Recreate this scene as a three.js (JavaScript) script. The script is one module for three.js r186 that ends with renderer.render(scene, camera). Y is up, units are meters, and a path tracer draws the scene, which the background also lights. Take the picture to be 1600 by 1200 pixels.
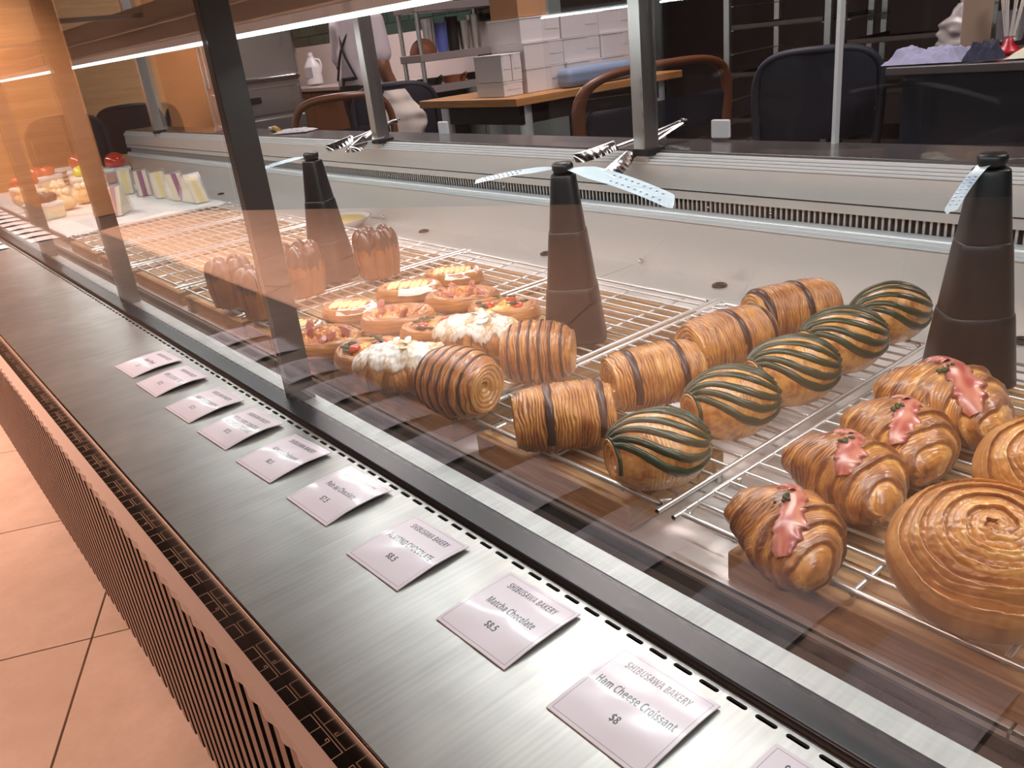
import * as THREE from 'three';
import { ImprovedNoise } from 'three/addons/math/ImprovedNoise.js';
import { mergeGeometries, mergeVertices } from 'three/addons/utils/BufferGeometryUtils.js';
import { RoundedBoxGeometry } from 'three/addons/geometries/RoundedBoxGeometry.js';
import { MarchingCubes } from 'three/addons/objects/MarchingCubes.js';
import { RectAreaLightUniformsLib } from 'three/addons/lights/RectAreaLightUniformsLib.js';

RectAreaLightUniformsLib.init();
const scene = new THREE.Scene();
scene.background = new THREE.Color(0x000000);
const renderer = new THREE.WebGLRenderer({ antialias: true });
renderer.toneMapping = THREE.LinearToneMapping;
renderer.toneMappingExposure = 1.0;
renderer.shadowMap.enabled = true;

// D: height of the steel counter above the shop floor. x runs along the display case, +z is the customers' side.
const D = 0.61;
const camera = new THREE.PerspectiveCamera(50.38, 4 / 3, 0.05, 60);
camera.rotation.order = 'YXZ';
camera.position.set(0, D + 0.5, 0);
camera.rotation.set(-0.40102, 0.92402, -0.11632);
scene.add(camera);

const LED_COLOR = new THREE.Color().setRGB(0.90, 0.99, 1.0);
const WARM_COLOR = new THREE.Color().setRGB(1.0, 0.57, 0.44);
const KITCHEN_COLOR = new THREE.Color().setRGB(1.0, 0.87, 0.85);
const LED_POWER = 44, WARM_POWER = 30, KITCHEN_POWER = 24;
function areaLight(color, power, w, h, x, y, z, tilt = 0) {
  const l = new THREE.RectAreaLight(color, power, w, h);
  l.position.set(x, y, z); l.rotation.x = -Math.PI / 2 + tilt;
  l.castShadow = true; scene.add(l);
  return l;
}
areaLight(LED_COLOR, LED_POWER, 6.1, 0.03, -2.465, D + 0.549, -0.69, 0.2);
// warm recessed downlights over the customers' floor: [x, z, aim x, aim z, share]
const DOWNLIGHTS = [[-2.6, 0.6, -2.5, 0.5, 0.78], [-4.2, 0.5, -4.2, 0.3, 1], [-6.0, 0.4, -6.4, 0.3, 1], [-7.3, 0.3, -7.8, 0.2, 0.8], [-3.4, 1.7, -3.4, 1.7, 1], [-5.2, 1.6, -5.4, 1.6, 1], [-1.6, 2.3, -1.6, 2.3, 0.4], [0.4, 2.6, 0.4, 2.6, 0.25], [-1.1, 1.7, -0.9, -0.3, 0.20], [0.5, 1.7, 0.1, -0.3, 0.20]];
for (const [x, z, ax, az, k] of DOWNLIGHTS) {
  const l = new THREE.SpotLight(WARM_COLOR, WARM_POWER * k, 0, 0.72, 0.55, 2);
  l.position.set(x, 2.855, z); l.target.position.set(ax, 0, az); l.castShadow = true; l.shadow.radius = 2.5; scene.add(l, l.target);
}
for (const [x, z] of [[-5.6, -2.9], [-2.4, -2.5], [0.4, -2.7]]) areaLight(KITCHEN_COLOR, KITCHEN_POWER, 1.2, 0.6, x, 2.84, z);

// ---------------------------------------------------------------- helpers
let seed = 7;
const rnd = () => { seed = (seed + 0x6D2B79F5) | 0; let t = Math.imul(seed ^ (seed >>> 15), 1 | seed); t = (t + Math.imul(t ^ (t >>> 7), 61 | t)) ^ t; return ((t ^ (t >>> 14)) >>> 0) / 4294967296; };
const perlin = new ImprovedNoise();
const N = (x, y = 0, z = 0) => perlin.noise(x + 31.4, y + 17.7, z + 5.3);
const clamp = (x, a = 0, b = 1) => Math.min(b, Math.max(a, x));
const sst = (a, b, x) => { const t = clamp((x - a) / (b - a)); return t * t * (3 - 2 * t); };
const mixc = (a, b, t) => { t = clamp(t); return [a[0] + (b[0] - a[0]) * t, a[1] + (b[1] - a[1]) * t, a[2] + (b[2] - a[2]) * t]; };
const V3 = (x, y, z) => new THREE.Vector3(x, y, z);
const used = {};
function numbered(n) { if (!(n in used)) { used[n] = 0; return n; } used[n]++; return n + '_' + String(used[n]).padStart(3, '0'); }
function mesh(name, geo, mat, parent, pos, rot) {
  const m = new THREE.Mesh(geo, mat);
  m.name = (!parent || parent === scene) ? numbered(name) : name;
  m.castShadow = m.receiveShadow = true;
  if (pos) m.position.set(...pos);
  if (rot) m.rotation.set(...rot);
  (parent || scene).add(m);
  return m;
}
function tag(o, label, category, group, kind) {
  if (label) o.userData.label = label;
  if (category) o.userData.category = category;
  if (group) o.userData.group = group;
  if (kind) o.userData.kind = kind;
  return o;
}
function thing(name, label, category, pos = [0, 0, 0], turn = 0, group) {
  const g = new THREE.Group(); g.name = numbered(name); g.position.set(...pos); g.rotation.y = turn; scene.add(g);
  return tag(g, label, category, group);
}
function copy(o, label, pos, turn = 0, sc) {
  const c = o.clone(); c.userData = { ...o.userData, label }; c.name = numbered(o.name.replace(/_\d{3}$/, ''));
  c.position.set(...pos); c.rotation.set(0, turn, 0); if (sc) c.scale.set(...(Array.isArray(sc) ? sc : [sc, sc, sc])); scene.add(c);
  return c;
}
// uv in metres from the face direction, so that patterns keep their real size
function boxUV(g, s = 1) {
  if (g.index) g = g.toNonIndexed();
  const p = g.attributes.position, uv = new Float32Array(p.count * 2), a = V3(), b = V3(), c = V3();
  for (let i = 0; i < p.count; i += 3) {
    a.fromBufferAttribute(p, i); b.fromBufferAttribute(p, i + 1); c.fromBufferAttribute(p, i + 2);
    const n = b.clone().sub(a).cross(c.clone().sub(a)), ax = Math.abs(n.x), ay = Math.abs(n.y), az = Math.abs(n.z);
    [a, b, c].forEach((v, k) => {
      const q = ay >= ax && ay >= az ? [v.x, v.z] : ax >= az ? [v.z, v.y] : [v.x, v.y];
      uv[(i + k) * 2] = q[0] * s; uv[(i + k) * 2 + 1] = q[1] * s;
    });
  }
  g.setAttribute('uv', new THREE.BufferAttribute(uv, 2));
  return g;
}
const box = (w, h, d, x = 0, y = 0, z = 0) => boxUV(new THREE.BoxGeometry(w, h, d).translate(x, y, z));
const rbox = (w, h, d, r = 0.004, x = 0, y = 0, z = 0, seg = 2) => boxUV(new RoundedBoxGeometry(w, h, d, seg, Math.min(r, w / 2.01, h / 2.01, d / 2.01)).translate(x, y, z));
// box given by its limits
const lim = (x0, x1, y0, y1, z0, z1, r) => r ? rbox(x1 - x0, y1 - y0, Math.abs(z1 - z0), r, (x0 + x1) / 2, (y0 + y1) / 2, (z0 + z1) / 2) : box(x1 - x0, y1 - y0, Math.abs(z1 - z0), (x0 + x1) / 2, (y0 + y1) / 2, (z0 + z1) / 2);
const cyl = (r0, r1, h, n = 20) => new THREE.CylinderGeometry(r0, r1, h, n);
function rod(a, b, r, n = 8, r2) {
  const A = V3(...a), B = V3(...b), d = B.clone().sub(A), g = new THREE.CylinderGeometry(r2 ?? r, r, d.length(), n);
  g.applyQuaternion(new THREE.Quaternion().setFromUnitVectors(V3(0, 1, 0), d.clone().normalize())); g.translate(...A.add(B).multiplyScalar(0.5).toArray());
  return g;
}
const tube = (pts, r, n = 40, m = 8, closed = false, tension = 0.5) => new THREE.TubeGeometry(new THREE.CatmullRomCurve3(pts.map(p => V3(...p)), closed, 'catmullrom', tension), n, r, m, closed);
const merge = list => mergeGeometries(list.map(g => { g = g.index ? g.toNonIndexed() : g; if (!g.attributes.uv) boxUV(g); return g; }));
// a grid surface: f(u, v) -> [x, y, z, r, g, b]
function surf(nu, nv, f, closed = false) {
  const pos = [], col = [], idx = [];
  for (let i = 0; i <= nu; i++) for (let j = 0; j <= nv; j++) { const q = f(i / nu, closed && j === nv ? 0 : j / nv); pos.push(q[0], q[1], q[2]); if (q.length > 3) col.push(q[3], q[4], q[5]); }
  for (let i = 0; i < nu; i++) for (let j = 0; j < nv; j++) { const a = i * (nv + 1) + j, b = a + nv + 1; idx.push(a, a + 1, b, b, a + 1, b + 1); }
  let g = new THREE.BufferGeometry();
  g.setAttribute('position', new THREE.Float32BufferAttribute(pos, 3));
  if (col.length) g.setAttribute('color', new THREE.Float32BufferAttribute(col, 3));
  g.setIndex(idx);
  if (closed) g = mergeVertices(g, 1e-6);
  g.computeVertexNormals();
  return g;
}
// ---------------------------------------------------------------- textures
function dataTex(w, h, f, srgb = true, rep) {
  const d = new Uint8Array(w * h * 4);
  for (let y = 0; y < h; y++) for (let x = 0; x < w; x++) { const c = f(x / w, y / h); const k = (y * w + x) * 4; for (let i = 0; i < 3; i++) d[k + i] = clamp(c[i]) * 255; d[k + 3] = 255; }
  const t = new THREE.DataTexture(d, w, h); t.wrapS = t.wrapT = THREE.RepeatWrapping; t.magFilter = THREE.LinearFilter; t.minFilter = THREE.LinearMipmapLinearFilter; t.generateMipmaps = true;
  if (srgb) t.colorSpace = THREE.SRGBColorSpace;
  if (rep) t.repeat.set(...rep);
  t.needsUpdate = true; return t;
}
const per = (x, y, s, sy = s, z = 0) => { // noise that repeats over the unit square
  const f = (a, b) => N(a * s, b * sy, z); const wx = sst(0, 1, x), wy = sst(0, 1, y);
  return (f(x, y) * (1 - wx) + f(x - 1, y) * wx) * (1 - wy) + (f(x, y - 1) * (1 - wx) + f(x - 1, y - 1) * wx) * wy;
};
const woodTex = (a, b, planks, z, rep) => dataTex(512, 512, (x, y) => {
  const k = Math.floor(y * planks), t = 0.5 + 0.35 * per(x, y, 3, 40, z + k * 9) + 0.35 * per(x, y, 9, 120, z + k) + 0.35 * N(k * 3.7, z);
  const line = planks > 1 && (y * planks) % 1 < 0.03 ? 0.7 : 1; return mixc(a, b, t).map(v => v * line);
}, true, rep);
const boardTex = woodTex([0.50, 0.36, 0.23], [0.80, 0.65, 0.46], 9, 3, [2.6, 2.6]);
const wallWoodTex = woodTex([0.82, 0.64, 0.43], [0.94, 0.80, 0.58], 1, 8, [0.5, 0.5]);
const tableWoodTex = woodTex([0.62, 0.42, 0.24], [0.82, 0.62, 0.40], 5, 14, [1.5, 1.5]);
const floorTex = dataTex(512, 512, (x, y) => { const n = 0.5 + 0.35 * per(x, y, 4, 4, 2) + 0.25 * per(x, y, 17, 17, 6) + 0.15 * per(x, y, 70, 70, 1); return mixc([0.73, 0.67, 0.60], [0.86, 0.80, 0.74], n); }, true, [1.1, 1.1]);
// brushed steel: fine scratches across the counter, with faint smears
const brushX = dataTex(512, 512, (x, y) => { const s = 0.5 + 0.5 * per(x, y, 190, 3, 4) + 0.22 * per(x, y, 60, 2, 9); const m = 0.5 + 0.5 * per(x, y, 4, 4, 12) + 0.3 * per(x, y, 13, 13, 3); const v = 0.62 + 0.22 * s + 0.2 * m; return [v * 0.5, v * 0.75, v * 0.5]; }, false, [3, 3]);
const brushBump = dataTex(512, 512, (x, y) => { const v = 0.5 + 0.4 * per(x, y, 150, 2, 22); return [v, v, v]; }, false, [4, 4]);
const deckTex = dataTex(512, 512, (x, y) => { const v = 0.83 + 0.035 * per(x, y, 42, 1.5, 51) + 0.06 * per(x, y, 110, 3, 54) + 0.07 * per(x, y, 3, 3, 57) + 0.05 * per(x, y, 12, 12, 59); return [v, v * 1.0, v * 0.985]; }, true, [2.4, 2.4]);
const smudge = dataTex(256, 256, (x, y) => { const v = 0.55 + 0.4 * per(x, y, 5, 5, 31) + 0.3 * per(x, y, 21, 21, 35); return [v, v, v]; }, false, [1.3, 1.3]);

// ---------------------------------------------------------------- materials
const std = (c, roughness = 0.6, o = {}) => new THREE.MeshPhysicalMaterial({ color: Array.isArray(c) ? new THREE.Color().setRGB(...c) : c, roughness, ...o });
const vcol = (roughness, o = {}) => std(0xffffff, roughness, { vertexColors: true, ...o });
const M = {
  deck: std([0.58, 0.58, 0.565], 0.62, { metalness: 0.85, map: deckTex, roughnessMap: brushX, bumpMap: brushBump, bumpScale: 0.00006 }),
  steel: std([0.62, 0.61, 0.59], 0.5, { metalness: 1, roughnessMap: brushX }),
  polished: std([0.72, 0.71, 0.69], 0.12, { metalness: 1 }),
  wire: std([0.74, 0.73, 0.71], 0.32, { metalness: 0.8 }),
  backSteel: std([0.70, 0.68, 0.655], 0.6, { metalness: 0.42, roughnessMap: brushX, bumpMap: brushBump, bumpScale: 0.00004 }),
  aluminium: std([0.83, 0.87, 0.89], 0.35, { metalness: 0.3 }),
  postSteel: std([0.10, 0.10, 0.10], 0.3, { metalness: 0.8 }),
  canopy: std([0.40, 0.34, 0.28], 0.38, { metalness: 0.6 }),
  innerLedge: std([0.50, 0.52, 0.52], 0.75, { metalness: 0.6, roughnessMap: brushX, map: deckTex }),
  shadedSteel: std([0.22, 0.20, 0.185], 0.5, { metalness: 0.6 }),  // steel darkened to carry the shade behind the inner ledge
  rubber: std([0.016, 0.016, 0.018], 0.32),
  blackPlastic: std([0.006, 0.006, 0.0065], 0.4),
  black: std([0.006, 0.006, 0.006], 0.7),
  darkLedge: std([0.10, 0.095, 0.095], 0.22, { metalness: 0.4 }),
  glass: std(0xffffff, 0.0, { transmission: 1, thickness: 0, ior: 1.5 }),
  board: std(0xffffff, 0.6, { map: boardTex }),
  tan: std([0.74, 0.64, 0.56], 0.8),
  slat: std([0.40, 0.29, 0.235], 0.6),
  floor: std(0xffffff, 0.42, { map: floorTex }),
  grout: std([0.10, 0.065, 0.05], 0.9),
  woodWall: std(0xffffff, 0.5, { map: wallWoodTex }),
  darkWall: std([0.022, 0.02, 0.02], 0.8),
  ceiling: std([0.045, 0.042, 0.04], 0.9),
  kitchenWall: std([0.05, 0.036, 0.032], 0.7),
  card: std([0.80, 0.79, 0.82], 0.3),
  film: std([0.75, 0.88, 0.95], 0.25, { transmission: 0.45, thickness: 0, iridescence: 1, iridescenceIOR: 1.5 }),
  pastry: vcol(0.40, { clearcoat: 0.6, clearcoatRoughness: 0.24 }),
  dry: vcol(0.8),
  chocolate: std([0.050, 0.021, 0.014], 0.35),
  matcha: std([0.030, 0.042, 0.016], 0.30),
  ham: vcol(0.28, { clearcoat: 0.4, clearcoatRoughness: 0.3 }),
  sugar: std([0.86, 0.84, 0.80], 0.95),
  cream: vcol(0.5),
  tomato: std([0.50, 0.05, 0.018], 0.22, { clearcoat: 0.5 }),
  herb: std([0.045, 0.06, 0.02], 0.7),
};
// ---------------------------------------------------------------- the setting
const TILE = 0.6, TA = Math.atan2(0.912, 0.411); // the tile joints run askew to the display case
const floorSlab = mesh('floor', box(17, 0.1, 15, -2.5, -0.058, -0.6), M.grout, scene); tag(floorSlab, 'peach beige porcelain tiled shop floor with thin dark joints', null, null, 'structure');
{
  const variants = [];
  for (let k = 0; k < 4; k++) { const g = rbox(TILE - 0.004, 0.012, TILE - 0.004, 0.0012, 0, 0, 0, 1); const uv = g.attributes.uv; for (let i = 0; i < uv.count; i++) uv.setXY(i, uv.getX(i) + k * 0.37, uv.getY(i) + k * 0.61); variants.push(g); }
  const e1 = [0.411, -0.912], e2 = [0.912, 0.411], cx = -1.76, cz = -0.106;
  for (let i = -14; i <= 14; i++) for (let j = -16; j <= 16; j++) {
    const x = cx + (i + 0.5) * TILE * e1[0] + (j + 0.5) * TILE * e2[0], z = cz + (i + 0.5) * TILE * e1[1] + (j + 0.5) * TILE * e2[1];
    if (x < -7.7 || x > 2.6 || z < -0.75 || z > 4.9) continue;
    const d = (x + 4.13) * -0.425 + (z - 2.97) * 0.905; if (d > 0.5) continue;
    mesh('floor_tile', variants[(i * 7 + j * 3 + 100) % 4], M.floor, floorSlab, [x, -0.001, z], [0, TA, 0]);
  }
}
const ceil = mesh('ceiling', box(17, 0.15, 15, -2.5, 3.0, -0.6), M.ceiling, scene); tag(ceil, 'dark painted ceiling over shop and kitchen', null, null, 'structure');
const wl = mesh('wall_left', box(0.12, 3, 9.4, -8.3, 1.5, -2.2), M.woodWall, scene); tag(wl, 'warm orange wood panelled end wall', null, null, 'structure');
// the wall across from the display case follows the tile joints
const wf = mesh('wall_front', box(13, 3, 0.12), M.darkWall, scene, [-2.6, 1.5, 3.75], [0, -Math.atan2(0.425, 0.905), 0]); tag(wf, 'charcoal wall across from the display case', null, null, 'structure');
const wr = mesh('wall_right', box(0.12, 3, 15, 3.6, 1.5, -0.6), M.darkWall, scene); tag(wr, 'dark side wall at the right end', null, null, 'structure');
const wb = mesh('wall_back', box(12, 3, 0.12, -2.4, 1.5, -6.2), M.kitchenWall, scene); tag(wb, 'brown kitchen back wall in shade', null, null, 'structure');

function ceilingLamp(name, w, d, x, z, color, glow, label, group) {
  const t = thing(name, label, 'lamp', [x, 2.848, z], 0, group);
  mesh('housing', rbox(w + 0.06, 0.05, d + 0.06, 0.006, 0, 0.03, 0), M.black, t);
  mesh('diffuser', box(w, 0.006, d, 0, 0.004, 0), new THREE.MeshStandardMaterial({ color: 0x222222, emissive: color, emissiveIntensity: glow }), t);
}
for (const [x, z] of DOWNLIGHTS) {
  const t = thing('ceiling_lamp', 'round warm downlight in the dark ceiling over the shop floor', 'lamp', [x, 2.86, z], 0, 'warm downlights');
  mesh('trim_ring', new THREE.TorusGeometry(0.075, 0.012, 10, 32).rotateX(Math.PI / 2).translate(0, 0.03, 0), M.black, t);
  mesh('diffuser', cyl(0.066, 0.066, 0.006, 28).translate(0, 0.03, 0), new THREE.MeshStandardMaterial({ color: 0x222222, emissive: WARM_COLOR, emissiveIntensity: 4 }), t);
}
for (const [x, z] of [[-5.6, -2.9], [-2.4, -2.5], [0.4, -2.7]]) ceilingLamp('kitchen_lamp', 1.2, 0.6, x, z, KITCHEN_COLOR, 2, 'wide pale ceiling lamp over the kitchen', 'kitchen ceiling lamps');

// ---------------------------------------------------------------- the display case
const X0 = -5.55, X1 = 0.62;                     // its two ends
const caseT = thing('display_case', 'long refrigerated steel and glass pastry display case with dark slatted front', 'display case');
const GZ = -0.436;                                // plane of the front glass
{ // steel counter in front of the glass, with a row of oblong air slots
  const s = new THREE.Shape([[X0, 0.178], [X1, 0.178], [X1, 0.418], [X0, 0.418]].map(p => new THREE.Vector2(...p)));
  for (let k = -170; k < 40; k++) {
    const x = -0.5696 + 0.02695 * k; if (x < X0 + 0.02 || x > X1 - 0.02) continue;
    const h = new THREE.Path(), a = 0.0072, r = 0.0023, y = 0.4105;
    h.moveTo(x - a, y - r); h.lineTo(x + a, y - r); h.absarc(x + a, y, r, -Math.PI / 2, Math.PI / 2, false); h.lineTo(x - a, y + r); h.absarc(x - a, y, r, Math.PI / 2, Math.PI * 1.5, false);
    s.holes.push(h);
  }
  const g = new THREE.ExtrudeGeometry(s, { depth: 0.003, bevelEnabled: false, curveSegments: 4 }).rotateX(-Math.PI / 2).translate(0, D - 0.003, 0);
  mesh('counter', boxUV(g), M.deck, caseT);
  mesh('slot_channel', lim(X0, X1, D - 0.03, D - 0.012, -0.418, -0.40), M.black, caseT);
  const roll = new THREE.CylinderGeometry(0.003, 0.003, X1 - X0, 10).rotateZ(Math.PI / 2).translate((X0 + X1) / 2, D - 0.003, -0.178);
  mesh('counter_edge', boxUV(roll), M.polished, caseT);
  mesh('front_lip', lim(X0, X1, D - 0.07, D - 0.003, -0.181, -0.1755), M.polished, caseT);
}
mesh('glass_gasket', lim(X0, X1, D - 0.01, D + 0.008, -0.456, -0.4185, 0.004), M.rubber, caseT);
mesh('inner_ledge', lim(X0, X1, D - 0.004, D, -0.487, -0.455), M.innerLedge, caseT);
mesh('pan_front', lim(X0, X1, D - 0.17, D - 0.003, -0.487, -0.484), M.shadedSteel, caseT);
{ // pan floor in sheets with seams
  const seams = [X0, -4.75, -3.75, -2.53, -1.36, -0.16, X1];
  for (let i = 0; i < seams.length - 1; i++) mesh('pan_floor', lim(seams[i] + 0.0012, seams[i + 1] - 0.0012, D - 0.056, D - 0.05, -1.46, -0.572), M.backSteel, caseT);
  mesh('pan_base', lim(X0, X1, D - 0.075, D - 0.06, -1.46, -0.572), M.black, caseT);
  mesh('added_trough', merge([lim(X0, X1, D - 0.17, D - 0.165, -0.575, -0.484), lim(X0, X1, D - 0.17, D - 0.05, -0.577, -0.572)]), M.shadedSteel, caseT);  // recess added so the gap before the boards stays dark
  for (const x of [-4.0, -3.0, -2.24, -1.645, -1.075, -0.47]) mesh('drain_grommet', new THREE.TorusGeometry(0.0125, 0.0045, 8, 24).rotateX(Math.PI / 2), M.rubber, caseT, [x, D - 0.0485, -1.408]);
  for (const x of [-4.0, -3.0, -2.24, -1.645, -1.075, -0.47]) mesh('drain_hole', cyl(0.0105, 0.0105, 0.002), M.black, caseT, [x, D - 0.0492, -1.408]);
}
// back of the well: lower panel, rolled rail, air grille, upper panel, door track
{
  const w = X1 - X0, cx = (X0 + X1) / 2;
  const plate = (y0, z0, y1, z1, t = 0.004) => { // a sheet leaning from (y0, z0) to (y1, z1)
    const L = Math.hypot(y1 - y0, z1 - z0), g = new THREE.BoxGeometry(w, L, t); g.rotateX(Math.atan2(z1 - z0, y1 - y0)); return boxUV(g.translate(cx, D + (y0 + y1) / 2, (z0 + z1) / 2 - t / 2)); };
  mesh('lower_back_panel', plate(-0.05, -1.447, 0.08, -1.45), M.backSteel, caseT);
  mesh('rolled_rail', boxUV(new THREE.CylinderGeometry(0.012, 0.012, w, 14).rotateZ(Math.PI / 2).translate(cx, D + 0.085, -1.455)), M.aluminium, caseT);
  mesh('rail_edge', lim(X0, X1, D + 0.0735, D + 0.0765, -1.452, -1.4405), M.aluminium, caseT);
  mesh('grille_back', lim(X0, X1, D + 0.085, D + 0.13, -1.50, -1.49), M.black, caseT);
  const bars = []; for (let x = X0 + 0.01; x < X1; x += 0.0127) bars.push(lim(x, x + 0.0042, D + 0.094, D + 0.124, -1.471, -1.468));
  tag(mesh('grille_bars', merge(bars), M.backSteel, caseT), null, null, null, 'stuff');
  for (const x of [-3.7, -2.5, -1.87, -1.15, -0.99, -0.2]) mesh('grille_screw', new THREE.SphereGeometry(0.004, 10, 6), M.polished, caseT, [x, D + 0.104, -1.468]);
  mesh('grille_strip', lim(X0, X1, D + 0.122, D + 0.139, -1.468, -1.452), M.backSteel, caseT);
  mesh('strip_groove', lim(X0, X1, D + 0.1385, D + 0.143, -1.475, -1.457), M.black, caseT);
  mesh('upper_back_panel', plate(0.1425, -1.450, 0.2, -1.456), M.backSteel, caseT);
  for (let k = 0; k < 4; k++) mesh('track_rib', lim(X0, X1, D + 0.196 + k * 0.0055, D + 0.2005 + k * 0.0055, -1.492, -1.449 - k * 0.0055), M.aluminium, caseT);
  mesh('rear_ledge', lim(X0, X1, D + 0.2, D + 0.222, -1.64, -1.478, 0.002), M.darkLedge, caseT);
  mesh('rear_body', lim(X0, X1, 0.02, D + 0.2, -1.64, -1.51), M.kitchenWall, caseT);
  for (const x of [-2.54, -1.335, -0.15]) mesh('panel_screw', new THREE.SphereGeometry(0.0065, 12, 8), M.polished, caseT, [x, D - 0.036, -1.442]);
}
// rear uprights, sliding glass doors
for (const x of [-4.89, -3.70, -2.51, -1.322, 0.3]) {
  mesh('rear_post', rbox(0.034, 1.2, 0.05, 0.002, x, D + 0.80, -1.465), M.steel, caseT);
  mesh('post_shoe', rbox(0.05, 0.016, 0.06, 0.003, x + 0.004, D + 0.222, -1.468), M.black, caseT);
}
for (const [a, b] of [[-4.87, -3.72], [-1.66, -1.34], [-1.30, 0.28]]) mesh('rear_glass', lim(a, b, D + 0.224, D + 1.38, -1.4785, -1.4745), M.glass, caseT);
for (const x of [-0.945]) mesh('door_edge', lim(x - 0.004, x + 0.004, D + 0.222, D + 1.38, -1.634, -1.618), M.aluminium, caseT);
for (const [x, y] of [[-1.236, 0.248], [-2.37, 0.24]]) mesh('door_pull', rbox(0.05, 0.042, 0.012, 0.004, x, D + y, -1.628), M.card, caseT);
mesh('rear_top_rail', lim(X0, X1, D + 1.38, D + 1.43, -1.50, -1.44), M.steel, caseT);
// front uprights and panes
for (const x of [-5.5, -3.94, -3.02, -2.115, -1.176, 0.55]) mesh('front_post', rbox(0.02, 0.96, 0.042, 0.0015, x, D + 0.475, -0.4625), M.postSteel, caseT);
for (const [a, b] of [[-5.5, -3.94], [-3.94, -3.02], [-3.02, -2.115], [-2.115, -1.176], [-1.176, 0.56]]) mesh('front_glass', lim(a + 0.002, b - 0.002, D + 0.004, D + 0.95, GZ - 0.002, GZ + 0.002), M.glass, caseT);
// lamp bar with a brown metal hood, carried by brackets; flat roof above
mesh('lamp_hood', lim(X0, X1, D + 0.572, D + 0.655, -0.722, -0.664, 0.006), M.canopy, caseT);
mesh('hood_fold', lim(X0, X1, D + 0.606, D + 0.612, -0.664, -0.655, 0.002), M.canopy, caseT);
for (const x of [-5.5, -3.94, -3.02, -2.115, -1.176, 0.55]) mesh('lamp_bracket', lim(x - 0.005, x + 0.005, D + 0.628, D + 0.638, -0.67, -0.48), M.canopy, caseT);
mesh('case_roof', lim(X0, X1, D + 0.95, D + 0.975, -0.80, -0.42, 0.004), M.canopy, caseT);
mesh('lamp_housing', lim(X0, X1, D + 0.557, D + 0.572, -0.712, -0.668), M.aluminium, caseT);
mesh('lamp_tube', lim(X0 + 0.02, X1 - 0.02, D + 0.5515, D + 0.5575, -0.706, -0.674), new THREE.MeshStandardMaterial({ color: 0x333333, emissive: LED_COLOR, emissiveIntensity: 4 }), caseT);
// body below the counter, toe kick, slatted front
mesh('body', lim(X0, X1, 0.10, D - 0.18, -1.51, -0.19), M.black, caseT);
mesh('toe_kick', lim(X0, X1, 0, 0.10, -1.45, -0.30), M.black, caseT);
{
  const clad = mesh('slatted_front', lim(X0, X1, 0.085, D - 0.0595, -0.19, -0.168), M.black, caseT);
  const P = 0.0388, sg = box(0.021, D - 0.070 - 0.085, 0.0045, 0, (D - 0.070 - 0.085) / 2, 0.00225), faces = [M.black, M.black, M.black, M.black, M.slat, M.black];  // all faces but the front coloured black, standing for shade between slats
  sg.clearGroups(); for (let k = 0; k < 6; k++) sg.addGroup(k * 6, 6, k);
  for (let x = X0 + 0.02; x < X1; x += P) mesh('slat', sg, faces, clad, [x, 0.085, -0.168]);
  // sawn scalloped top edge of the slatted board
  const e = new THREE.Shape(); e.moveTo(X0, 0.1655);
  for (let x = X0; x < X1; x += P / 12) { const ph = ((x - X0 - 0.02) / P) * Math.PI * 2; e.lineTo(x, 0.1485 - 0.0016 * Math.cos(ph) + 0.0012 * N(x * 60, 3)); }
  e.lineTo(X1, 0.1655);
  const eg = new THREE.ExtrudeGeometry(e, { depth: 0.012, bevelEnabled: false }).rotateX(-Math.PI / 2).translate(0, D - 0.0585, 0), ep = eg.attributes.position;
  for (let i = 0; i < ep.count; i++) if (ep.getZ(i) > -0.158) ep.setY(i, ep.getY(i) - 0.010); // the sawn face slopes towards the customers
  eg.computeVertexNormals();
  mesh('sawn_edge', boxUV(eg), M.tan, caseT);
}
{ // black strip with a thin key pattern between the slatted board and the steel lip
  const W = 512, H = 64, c = document.createElement('canvas'); c.width = W; c.height = H; const x = c.getContext('2d');
  x.fillStyle = '#060505'; x.fillRect(0, 0, W, H); x.strokeStyle = '#d8c4ae'; x.lineWidth = 3.5;
  const poly = p => { x.beginPath(); p.forEach((q, i) => i ? x.lineTo(...q) : x.moveTo(...q)); x.stroke(); };
  poly([[30, 64], [30, 8], [130, 8], [130, 64]]);
  poly([[230, 64], [230, 8], [470, 8], [470, 64]]); poly([[310, 64], [310, 8]]); poly([[392, 64], [392, 18], [376, 18], [376, 30], [386, 30]]);
  const t = new THREE.CanvasTexture(c); t.colorSpace = THREE.SRGBColorSpace; t.wrapS = t.wrapT = THREE.RepeatWrapping;
  const g = new THREE.PlaneGeometry(X1 - X0, 0.0125).rotateX(-Math.PI / 2).translate((X0 + X1) / 2, D - 0.0465, -0.1693);
  const uv = g.attributes.uv, p = g.attributes.position; for (let i = 0; i < uv.count; i++) uv.setXY(i, p.getX(i) / 0.13, clamp((p.getZ(i) + 0.1755) / -0.0125 + 1));
  mesh('key_pattern_strip', g, std(0xffffff, 0.4, { map: t }), caseT);
}

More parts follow.
